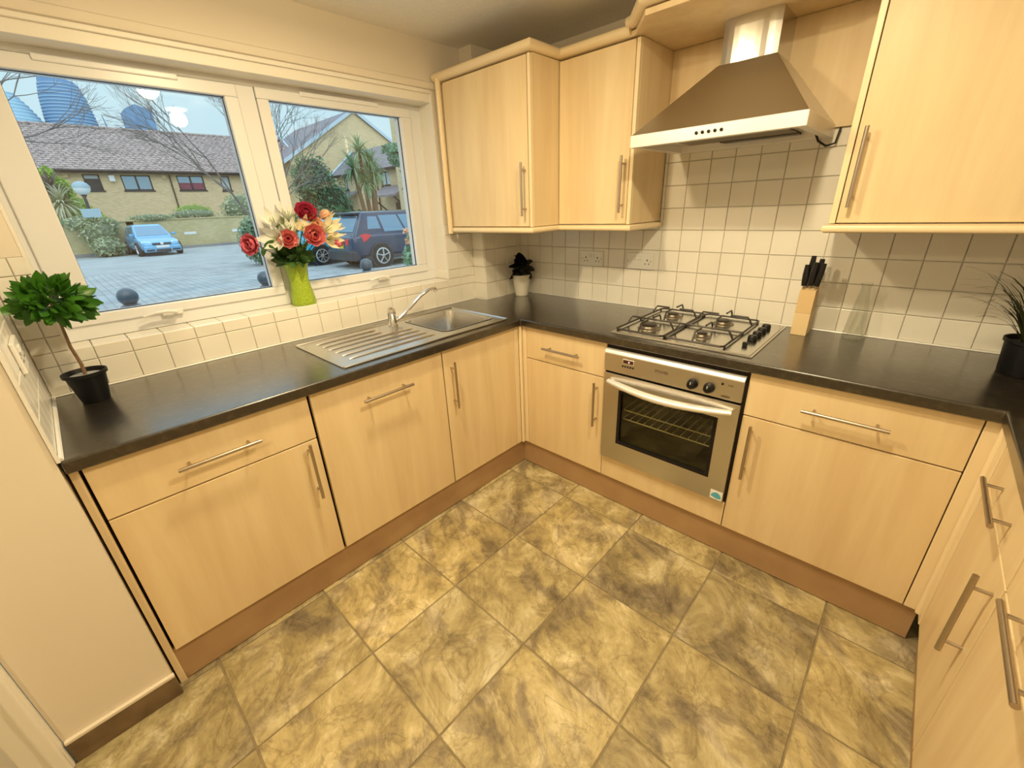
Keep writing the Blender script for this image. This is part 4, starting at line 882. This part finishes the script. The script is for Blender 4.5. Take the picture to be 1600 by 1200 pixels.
# front house with hipped roof, porches
hb_ = thing('porch_house', 'yellow-brick house with dark hipped roof and two porches, right of the palm', 'building', (-28,17,GZ))
yw = 15.3; mb = MB()
W2 = [(-31.9,-31.3,3.1,4.0),(-26.6,-25.45,3.1,3.98)]
xc = [-33.0,-31.9,-31.3,-26.6,-25.45,-23.9]
for i in range(0,6,2): mb.box(xc[i],xc[i+1],yw,yw+.3,GZ,4.3)
for a,b,c,d in W2: mb.box(a,b,yw,yw+.3,GZ,c); mb.box(a,b,yw,yw+.3,d,4.3)
mb.box(-33,-32.7,yw+.3,19,GZ,4.3); mb.box(-24.2,-23.9,yw+.3,19,GZ,4.3); mb.box(-33,-23.9,18.7,19,GZ,4.3)
mb.build('brick_wall', 'stock_brick', hb_)
for a,b,c,d in W2:
    fm_ = MB().box(a,b,yw+.05,yw+.12,c,c+.07).box(a,b,yw+.05,yw+.12,d-.07,d).box(a,a+.07,yw+.05,yw+.12,c,d).box(b-.07,b,yw+.05,yw+.12,c,d).box((a+b)/2-.04,(a+b)/2+.04,yw+.05,yw+.12,c,d).box(a-.05,b+.05,yw-.06,yw+.1,c-.10,c)
    fo = fm_.build('window', 'frame_dark', hb_); B(a+.06,b-.06,yw+.08,yw+.09,c+.06,d-.06).build('pane', 'curtain_white', fo)
rv = [(-33.3,15.0,4.15),(-23.6,15.0,4.15),(-23.6,19.6,4.15),(-33.3,19.6,4.15),(-33.3,17.2,5.95),(-27.9,17.2,5.95)]
MB().add(rv, [(0,1,5,4),(1,2,5),(2,3,4,5),(3,0,4),(3,2,1,0)]).build('roof', 'roof_slate', hb_)
MB().box(-33.3,-23.6,14.96,15.02,3.98,4.16).build('fascia', 'fascia_dark', hb_)
MB().tube([(-33.32,14.95,4.2),(-33.32,17.2,6.0)], .07, 6).build('bargeboard', 'verge_white', hb_)
MB().tube([(-27.0,15.2,4.0),(-26.98,15.2,GZ)], .05, 8).build('downpipe', 'fascia_dark', hb_)
for a, b, z in ((-33.2,-30.0,2.35),(-26.2,-23.0,2.45)):
    p_ = MB().add([(a,13.9,z),(b,13.9,z),(b,15.3,z+.62),(a,15.3,z+.62),(a,13.9,z-.12),(b,13.9,z-.12),(b,15.3,z+.5),(a,15.3,z+.5)], [(0,1,2,3),(7,6,5,4),(0,4,5,1),(1,5,6,2),(2,6,7,3),(3,7,4,0)]).build('porch_roof', 'roof_slate', hb_)
    MB().tube([(a+.3,14.0,z-.1),(a+.3,15.25,z-1.1)], .05, 6).tube([(b-.3,14.0,z-.1),(b-.3,15.25,z-1.1)], .05, 6).build('brace', 'fascia_dark', p_)
    B((a+b)/2-.45,(a+b)/2+.45,15.24,15.32,GZ,2.0).build('front_door', 'frame_dark', hb_)
ct = tag(MB().box(-22.9,-21.9,14.2,15.2,GZ,8.2).build('brick_tower', 'gable_brick'), 'tall brick stair tower cut by the right edge of the window', 'building')
# distant towers
def banded(name, label, prof, cx, cy, mt, mb_mt, step, ry, top=None, lean=0):
    t = thing(name, label, 'skyscraper', (cx,cy,GZ)); n = 28; mb = MB(); mb.lathe(prof, (cx,cy,0), n, sy=ry)
    def cut(m):
        if top: m.v = [(x, y+lean*(z-50), min(z, top(y))) for x, y, z in m.v]
        return m
    cut(mb).build('facade', mt, t, smooth=True); bb = MB(); z = 45
    zmax = prof[-1][1]
    while z < zmax:
        r = np.interp(z, [p[1] for p in prof], [p[0] for p in prof]); s_ = MB().lathe([(r+.35,-.32),(r+.35,.32)], (cx,cy,z), n, sy=ry)
        if not top or z < top(cy+r): bb.add(s_.v, s_.f)
        z += step
    stuff(cut(bb).build('floor_bands', mb_mt, t)); return t
banded('curved_tower', 'tall blue curved skyscraper with banded floors above the terrace roof', [(13.2,0),(13.0,50),(12.2,62),(11.0,72),(9.2,79),(8.6,83)], -400, 34.5, 'tower_hazed', 'tower_band_hazed', 1.75, .95, lambda y: 82.2-.12*(y-24), 0)
banded('pale_tower', 'pale blue skyscraper with banded floors at the far left of the sky', [(16,0),(16,48),(14,58),(10,66),(6,72)], -402, 8.0, 'tower_pale_hazed', 'tower_pale_band_hazed', 1.9, 1.0)
t = thing('pointed_tower', 'smaller plain blue office tower with a peaked top above the roof', 'skyscraper', (-405,69,GZ))
MB().prism([(62.5,0),(76.4,0),(76.8,70.2),(68.2,72.9),(62.5,69.8)], 'x', -420, -400).build('facade', 'tower_blue_hazed', t)
MB().box(-400.1,-399.8,66.8,67.2,0,72.3).box(-399.9,-399.6,71.8,72.1,0,71.5).build('mullions', 'tower_hazed', t)
tag(MB().tube([(-400,50.6,0),(-400,50.6,57),(-400,50.4,58),(-400,49.8,65)], [.6,.6,.35,.2], 6).build('mast', 'tower_blue_hazed'), 'thin grey mast between the two blue towers', 'mast')
# street lamp with sign
LX, LYY, K = -28.3, -.07, 1.155
sl_ = thing('street_lamp', 'globe street lamp on a dark pole rising from the ivy', 'lamp', (LX,LYY,GZ))
MB().tube([(LX,LYY,GZ),(LX,LYY+.02,2.8)], .062, 8).build('pole', 'pole_dark', sl_)
MB().lathe([(.30*K,0),(.285*K,.08*K),(.23*K,.17*K),(.13*K,.235*K),(.001,.26*K)], (LX,LYY+.04,3.08), 20).build('lamp_cap', 'lamp_dome', sl_, smooth=True)
MB().lathe([(.12*K,-.26*K),(.22*K,-.18*K),(.28*K,-.06*K),(.285*K,0)], (LX,LYY+.04,3.08), 20).build('globe', 'globe_glass', sl_, smooth=True)
MB().lathe([(.07,0),(.12,.08),(.13,.12)], (LX,LYY+.03,2.68), 12).build('collar', 'pole_dark', sl_)
tag(B(LX+.07,LX+.11,-.385,.32,1.74,2.15).build('sign_board', 'sign_face', bevel=.01), 'blank pale sign board fixed to the street lamp pole', 'sign')
# planting at the back of the yard
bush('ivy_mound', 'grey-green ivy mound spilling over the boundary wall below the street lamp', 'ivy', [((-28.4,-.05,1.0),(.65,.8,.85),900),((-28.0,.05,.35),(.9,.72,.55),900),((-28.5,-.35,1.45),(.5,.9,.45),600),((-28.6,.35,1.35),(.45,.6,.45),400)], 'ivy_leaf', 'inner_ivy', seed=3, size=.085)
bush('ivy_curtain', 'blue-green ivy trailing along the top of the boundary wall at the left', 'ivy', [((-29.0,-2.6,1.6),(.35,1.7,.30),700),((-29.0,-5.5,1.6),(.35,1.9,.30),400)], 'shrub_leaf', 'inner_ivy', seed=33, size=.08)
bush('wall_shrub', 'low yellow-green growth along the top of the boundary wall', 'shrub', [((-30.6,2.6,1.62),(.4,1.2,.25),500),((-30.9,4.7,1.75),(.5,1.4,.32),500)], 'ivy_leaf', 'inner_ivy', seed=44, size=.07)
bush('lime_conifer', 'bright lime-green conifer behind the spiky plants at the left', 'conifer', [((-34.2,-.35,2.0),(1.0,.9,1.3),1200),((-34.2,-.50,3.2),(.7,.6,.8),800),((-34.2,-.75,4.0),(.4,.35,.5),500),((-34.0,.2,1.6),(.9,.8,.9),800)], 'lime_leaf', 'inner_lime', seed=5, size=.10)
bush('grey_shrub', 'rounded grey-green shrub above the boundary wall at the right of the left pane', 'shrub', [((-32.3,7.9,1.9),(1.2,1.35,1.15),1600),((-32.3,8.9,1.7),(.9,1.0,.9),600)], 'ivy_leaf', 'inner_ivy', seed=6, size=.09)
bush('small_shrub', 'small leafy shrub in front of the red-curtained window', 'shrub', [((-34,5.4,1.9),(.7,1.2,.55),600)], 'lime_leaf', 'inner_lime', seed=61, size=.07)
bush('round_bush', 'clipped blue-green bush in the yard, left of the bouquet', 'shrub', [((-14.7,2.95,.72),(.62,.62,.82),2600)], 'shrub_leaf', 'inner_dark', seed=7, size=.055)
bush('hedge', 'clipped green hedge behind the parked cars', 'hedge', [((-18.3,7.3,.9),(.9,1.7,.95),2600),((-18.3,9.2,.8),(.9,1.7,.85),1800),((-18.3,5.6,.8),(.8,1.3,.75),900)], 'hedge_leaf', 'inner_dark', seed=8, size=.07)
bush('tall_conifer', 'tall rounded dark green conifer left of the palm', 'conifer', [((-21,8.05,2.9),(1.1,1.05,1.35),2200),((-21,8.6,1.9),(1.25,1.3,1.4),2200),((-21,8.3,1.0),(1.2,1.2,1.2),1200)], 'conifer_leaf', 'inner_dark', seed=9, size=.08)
# spiky plants and palm
def spiky(name, label, cat, heads, base, mt, n, ln, w, seed, trunk=.10):
    random.seed(seed); t = thing(name, label, cat, base); mb = MB(); tk = MB()
    for h in heads:
        H = Vector(h); B0 = Vector(base); tk.tube([B0, B0.lerp(H,.5)+Vector((0,(H.y-B0.y)*.15,0)), H], [trunk, trunk*.8, trunk*.6], 7)
        for i in range(n):
            a = random.uniform(0,6.28); el = random.uniform(-.9,1.45); L0 = ln*random.uniform(.7,1.1); p = H.copy(); vs = []
            sd = Vector((-math.sin(a), math.cos(a), 0))
            for k in range(6):
                ww = w*(1-(k/5)**2)*.5+.002; vs += [p-sd*ww, p+sd*ww]; p = p+Vector((math.cos(a)*math.cos(el), math.sin(a)*math.cos(el), math.sin(el)))*L0/5; el -= .16+.05*k
            mb.add(vs, [(2*k,2*k+1,2*k+3,2*k+2) for k in range(5)])
    mesh_obj(tk, 'trunk', 'bark', t); stuff(mesh_obj(mb, 'leaf_blades', mt, t)); return t
spiky('cordyline', 'spiky cordyline with pale striped leaves beside the lime conifer', 'plant', [(-32.4,-.75,2.55)], (-32.4,-.75,GZ), 'cordyline_leaf', 130, 1.25, .12, 1)
spiky('cordyline', 'purple-brown spiky cordyline rising above the pale-leaved one', 'plant', [(-33.0,-1.6,3.2),(-33.0,-.85,3.35)], (-33.0,-1.2,GZ), 'purple_leaf', 110, 1.2, .08, 2)
spiky('palm', 'multi-headed cabbage palm in front of the pointed gable', 'palm', [(-17,8.55,3.9),(-17,8.15,3.25),(-17,9.1,3.1),(-17,8.6,2.75),(-17,9.0,3.55)], (-17,8.75,GZ), 'palm_leaf', 120, .95, .055, 3, .12)
# bare trees
def bare_tree(label, base, first, seed, levels=6, r0=.13, l0=1.9, spread=.55, mtb='twig', extra=()):
    random.seed(seed); t = thing('bare_tree', label, 'tree', base, 'bare trees in the yard'); tr_ = MB(); br = MB()
    def grow(p, d, ln, r, lv):
        q = p+d*ln*.5+Vector([random.uniform(-1,1)*ln*.05 for _ in range(3)]); e = p+d*ln
        (tr_ if lv == 0 else br).tube([p,q,e], [r, r*.85, r*.7], 6 if lv < 3 else 4, caps=False)
        if lv >= levels: return
        for i in range(2 if random.random() < .35 else 3):
            ax = Vector((random.gauss(0,1),random.gauss(0,1),random.gauss(0,1))).normalized(); nd_ = (d+ax*spread*random.uniform(.6,1.5)+Vector((0,0,.10))).normalized(); grow(e, nd_, ln*random.uniform(.62,.88), r*.62, lv+1)
    for f in first:
        grow(Vector(base), Vector(f).normalized(), l0, r0, 0)
    mesh_obj(tr_, 'trunk', mtb, t); stuff(mesh_obj(br, 'branches', mtb, t)); return t
bare_tree('bare winter tree whose branches cross the sky between the two panes', (-16,3.55,1.1), [(0,.25,1),(.1,-.55,.9),(0,.75,.8)], 12, 6, .05, 1.35, .5)
MB().tube([(-16,3.5,GZ),(-16,3.55,1.15)], [.09,.055], 8).build('lower_trunk', 'twig', bpy.data.objects['bare_tree'])
bare_tree('bare winter tree with branches reaching in from the far left', (-12.0,-4.6,1.2), [(0,.25,1),(0,.55,.95)], 23, 6, .055, 1.6, .5)
MB().tube([(-12,-4.7,GZ),(-12,-4.6,1.25)], [.10,.06], 8).build('lower_trunk', 'twig', bpy.data.objects['bare_tree.001'])
# leafy branch at the right
t = thing('leafy_tree', 'tree with blue-green leafy branches entering at the right of the window', 'tree', (-12,8.4,GZ)); random.seed(6)
MB().tube([(-12,8.6,GZ),(-12,8.4,1.8),(-12,7.9,2.8),(-12,7.2,3.35),(-12,6.6,3.5)], [.12,.10,.06,.04,.02], 7).build('trunk', 'bark', t)
mb = MB(); [leaves(mb, c, r, n, .075, 70+i) for i, (c, r, n) in enumerate([((-12,7.3,3.15),(.5,.45,.28),420),((-12,7.0,3.4),(.4,.42,.18),220),((-12,7.7,2.75),(.5,.4,.45),500),((-12,8.2,3.3),(.8,.7,.7),700),((-12,7.55,2.15),(.3,.3,.3),160)])]
stuff(mesh_obj(mb, 'leaves', 'shrub_leaf', t))
# pink flowers and leaves on a stem, right edge of window
t = thing('pink_flowers', 'pink flowers and leaves on a stem outside at the right edge of the window', 'shrub', (-4.3,2.12,GZ)); random.seed(9)
MB().tube([(-4.3,2.15,GZ),(-4.3,2.1,.6),(-4.3,2.05,1.1)], [.02,.015,.008], 6).build('stem', 'bark', t)
mb = MB(); leaves(mb, (-4.3,2.12,.70), (.22,.22,.22), 260, .055, 90); leaves(mb, (-4.3,2.10,.98), (.10,.12,.18), 90, .03, 91)
stuff(mesh_obj(mb, 'leaves', 'shrub_leaf', t))
for k, (dy, dz) in enumerate([(-.03,1.15),(.04,1.06),(-.01,.98)]):
    mb = MB(); leaves(mb, (-4.3,2.03+dy,dz), (.045,.045,.04), 26, .035, 95+k, .3); mesh_obj(mb, 'blossom', 'petal_peach', t)

# ------------------------------------------------------------------ CARS (local: front +x, left +y)
def car(name, label, loc, rz, paint, Lc, Wc, Hc, kind):
    t = thing(name, label, 'car', (loc[0],loc[1],GZ), None, rz); h = Lc/2; wb = h*.60; wr = .315 if kind != 'suv' else .345
    zb = .20 if kind != 'suv' else .26; hw = Wc/2; suv = kind == 'suv'
    bz = .90 if not suv else .98         # belt line
    # stations: x, bottom, shoulder z, half width
    ST = [(-h,zb+.18,bz-.12,hw*.86),(-h+.06,zb+.02,bz-.02,hw*.93),(-h+.30,zb,bz+.01,hw*.985),(-h*.45,zb,bz,hw),(0,zb,bz-.01,hw),(h*.42,zb,bz-.03,hw),(h*.60,zb,bz-.07,hw*.985),(h*.82,zb,bz-.16,hw*.95),(h-.08,zb+.02,bz-.27,hw*.86),(h,zb+.14,bz-.36,hw*.74)]
    mb = MB(); prof_n = 10; vs = []
    for x, z0, z1, w_ in ST:
        pr = [(w_*.90,z0),(w_*.985,z0+.10),(w_,z0+(z1-z0)*.5),(w_*.975,z1-.05),(w_*.90,z1)]
        pr = pr+[(-a,b) for a, b in reversed(pr)]; vs += [(x,a,b) for a, b in pr]
    k = len(ST); fs = [(i*10+j,(i+1)*10+j,(i+1)*10+(j+1)%10,i*10+(j+1)%10) for i in range(k-1) for j in range(10)]+[tuple(range(10)),tuple((k-1)*10+j for j in range(9,-1,-1))]
    bd = MB().add(vs, fs).build('body', paint, t, smooth=True, local=True)
    sb = bd.modifiers.new('subsurf','SUBSURF'); sb.levels = sb.render_levels = 2
    # greenhouse
    rx0, rx1 = (-h+.10, h*.46); tx0, tx1 = (-h+.48 if suv else -h+.42, h*.08); bw_, tw_ = hw*.90, hw*.70
    def ring(z, x0, x1, w_, n=4): return [(x0,-w_,z),(x0,w_,z),(x1,w_,z),(x1,-w_,z)]
    zs = bz-.06; zt_ = Hc-.07
    # roof + pillars: loft with rounded top
    lv = [(zs,rx0,rx1,bw_),(zt_,tx0,tx1,tw_),(Hc-.015,tx0+.06,tx1-.10,tw_-.06),(Hc,tx0+.25,tx1-.35,tw_-.22)]
    gv = [p for z,a,b,c in lv for p in ring(z,a,b,c)]; gf = [(i*4+j,i*4+(j+1)%4,(i+1)*4+(j+1)%4,(i+1)*4+j) for i in range(3) for j in range(4)]+[(12,13,14,15)]
    g = MB().add(gv, gf).build('roof_shell', paint, t, bevel=.05, smooth=True, local=True, seg=3)
    def lerp(a, b, u): return tuple(a[i]+(b[i]-a[i])*u for i in range(3))
    def quad(nm, c, u0, u1, v0, v1, out, mt, rnd=0):    # c = 4 corners bl, br, tr, tl of a greenhouse side
        P = lambda u, v: lerp(lerp(c[0],c[1],u), lerp(c[3],c[2],u), v)
        q = [P(u0[0],v0),P(u1[0],v0),P(u1[1],v1),P(u0[1],v1)]; q2 = [tuple(a+b for a, b in zip(p,out)) for p in q]; q1 = [tuple(a-b for a, b in zip(p,out)) for p in q]
        return MB().add(q1+q2, [(0,3,2,1),(4,5,6,7),(0,1,5,4),(1,2,6,5),(2,3,7,6),(3,0,4,7)]).build(nm, mt, t, local=True, bevel=.004)
    wsh = [(rx1,bw_,zs),(rx1,-bw_,zs),(tx1,-tw_,zt_),(tx1,tw_,zt_)]; quad('windscreen', wsh, (.05,.05), (.95,.95), .14, .95, (.012,0,.008), 'car_glass')
    rsh = [(rx0,-bw_,zs),(rx0,bw_,zs),(tx0,tw_,zt_),(tx0,-tw_,zt_)]; quad('rear_window', rsh, (.10,.08), (.90,.92), .20, .90, (-.014,0,.006), 'car_glass')
    for s in (1,-1):
        sd = [(rx0,s*bw_,zs),(rx1,s*bw_,zs),(tx1,s*tw_,zt_),(tx0,s*tw_,zt_)]; o_ = (0,s*.012,.003)
        quad('side_window', sd, (.14,.13), (.30,.27), .30, .86, o_, 'car_glass'); quad('side_window', sd, (.335,.31), (.58,.62), .14, .90, o_, 'car_glass'); quad('side_window', sd, (.605,.65), (.88,.93), .14, .90, o_, 'car_glass')
        MB().box(h*.30,h*.42,s*(hw+.02)-.07,s*(hw+.02)+.10 if s > 0 else s*(hw+.02)+.07,bz+.0,bz+.13).build('wing_mirror', paint, t, local=True, bevel=.03, seg=3)
        for hx in (-h*.28, h*.10): MB().tube([(hx-.09,s*(hw+.002),bz-.13),(hx+.09,s*(hw+.002),bz-.13)], .014, 6).build('door_handle', paint, t, local=True)
        for wx in (-wb, wb):
            yo = s*(hw-.04)
            MB().lathe([(wr+.035,-.03),(wr+.035,.055),(wr+.02,.055)], (wx,s*(hw-.02)-(.0 if s>0 else 0),wr), 28, 'y').build('wheel_arch', 'car_trim', t, local=True) if s > 0 else MB().lathe([(wr+.035,.03),(wr+.035,-.055),(wr+.02,-.055)], (wx,s*(hw-.02),wr), 28, 'y').build('wheel_arch', 'car_trim', t, local=True)
            wo = MB().lathe([(wr*.62,-.10),(wr*.97,-.10),(wr,-.07),(wr,.07),(wr*.97,.10),(wr*.66,.10)], (wx,yo,wr), 28, 'y').build('wheel', 'tyre', t, local=True, smooth=True)
            rm = MB().lathe([(wr*.68,s*.075),(wr*.68,s*.100),(wr*.58,s*.106),(wr*.54,s*.06)], (wx,yo,wr), 28, 'y', caps=False); ns_ = 5 if suv else 8
            for i in range(ns_):
                a = 6.283*i/ns_+.3; rm.tube([(wx,yo+s*.088,wr),(wx+math.cos(a)*wr*.62,yo+s*.088,wr+math.sin(a)*wr*.62)], [.065 if suv else .042]*2, 5, flat=.35)
            rm.lathe([(.05,s*.08),(.05,s*.105),(.03,s*.112)], (wx,yo,wr), 14, 'y'); rm.build('rim', 'alloy', wo, local=True)
            MB().lathe([(wr*.63,s*.05),(wr*.63,s*.055)], (wx,yo,wr), 20, 'y').build('brake_shadow', 'tyre', wo, local=True)
    # lights, bumpers, plates
    if suv:
        MB().box(-h-.03,-h+.25,-hw*.93,hw*.93,zb-.02,zb+.28).build('rear_bumper', 'car_trim', t, local=True, bevel=.06, seg=3)
        for s in (1,-1):
            MB().add([(-h-.06,s*hw*.58,.70),(-h-.06,s*hw*.56,.86),(-h+.40,s*(hw+.035),1.00),(-h+.62,s*(hw+.030),.96),(-h+.42,s*(hw+.035),.80),(-h+.02,s*hw*.62,.70),(-h+.1,s*hw*.6,.84),(-h+.35,s*(hw-.1),.98),(-h+.36,s*(hw-.1),.93),(-h+.25,s*(hw-.1),.72)],
                [(0,1,2,3,4),(9,8,7,6,5),(0,5,6,1),(1,6,7,2),(2,7,8,3),(3,8,9,4),(4,9,5,0)]).build('tail_light', 'tail_red', t, local=True, bevel=.02)
        MB().box(-h-.035,-h+.0,-.27,.27,.60,.73).build('number_plate', 'plate_yellow', t, local=True)
        MB().box(tx0-.16,tx0+.12,-tw_*.92,tw_*.92,zt_+.0,zt_+.045).build('spoiler', paint, t, local=True, bevel=.015)
        for s in (1,-1): MB().prism([(-h+.3,zb-.02),(h-.3,zb-.02),(h-.3,zb+.10),(-h+.3,zb+.10)], 'y', s*hw-.02, s*hw+.015).build('sill', 'car_trim', t, local=True)
    else:
        MB().box(-h-.02,-h+.2,-hw*.9,hw*.9,zb,zb+.26).build('rear_bumper', paint, t, local=True, bevel=.06, seg=3)
        MB().box(h-.22,h+.05,-hw*.90,hw*.90,zb-.02,zb+.27).build('front_bumper', paint, t, local=True, bevel=.07, seg=3)
        for s in (1,-1):
            MB().add([(h+.0,s*hw*.45,.50),(h-.13,s*hw*.86,.53),(h-.27,s*hw*.90,.68),(h-.12,s*hw*.50,.66),(h-.2,s*hw*.45,.5),(h-.3,s*hw*.80,.53),(h-.35,s*hw*.82,.66),(h-.3,s*hw*.5,.64)],
                [(0,1,2,3),(7,6,5,4),(0,4,5,1),(1,5,6,2),(2,6,7,3),(3,7,4,0)]).build('headlight', 'lens_clear', t, local=True, bevel=.015)
            MB().box(-h-.015,-h+.1,s*hw*.78-.09,s*hw*.78+.09,.60,.85).build('tail_light', 'tail_red', t, local=True, bevel=.02)
            MB().box(h-.02,h+.058,s*hw*.62-.17,s*hw*.62+.17,zb+.03,zb+.12).build('lower_grille', 'car_trim', t, local=True, bevel=.02)
        MB().box(h-.10,h+.02,-.38,.38,.50,.60).build('grille', 'car_trim', t, local=True, bevel=.03)
        MB().lathe([(.065,0),(.065,.03)], (h+.01,0,.575), 18, 'x').build('badge', 'plate_white', t, local=True)
        MB().box(h+.045,h+.065,-.26,.26,.375,.485).build('number_plate', 'plate_white', t, local=True)
        MB().box(h-.02,h+.058,-.30,.30,zb+.0,zb+.12).build('lower_grille', 'car_trim', t, local=True, bevel=.02)
    return t
car('car', 'light blue hatchback parked facing the window against the boundary wall', (-27.0,1.72), 0.05, 'car_blue', 3.9, 1.66, 1.44, 'hatch')
sv = car('car', 'dark blue car with red tail light parked at the right of the window', (-10.72,6.02), R(90), 'car_navy', 4.30, 1.80, 1.60, 'suv')
car('car', 'teal hatchback half hidden behind the bouquet and the dark blue car', (-13.1,5.10), R(90), 'car_teal', 3.80, 1.66, 1.45, 'hatch')
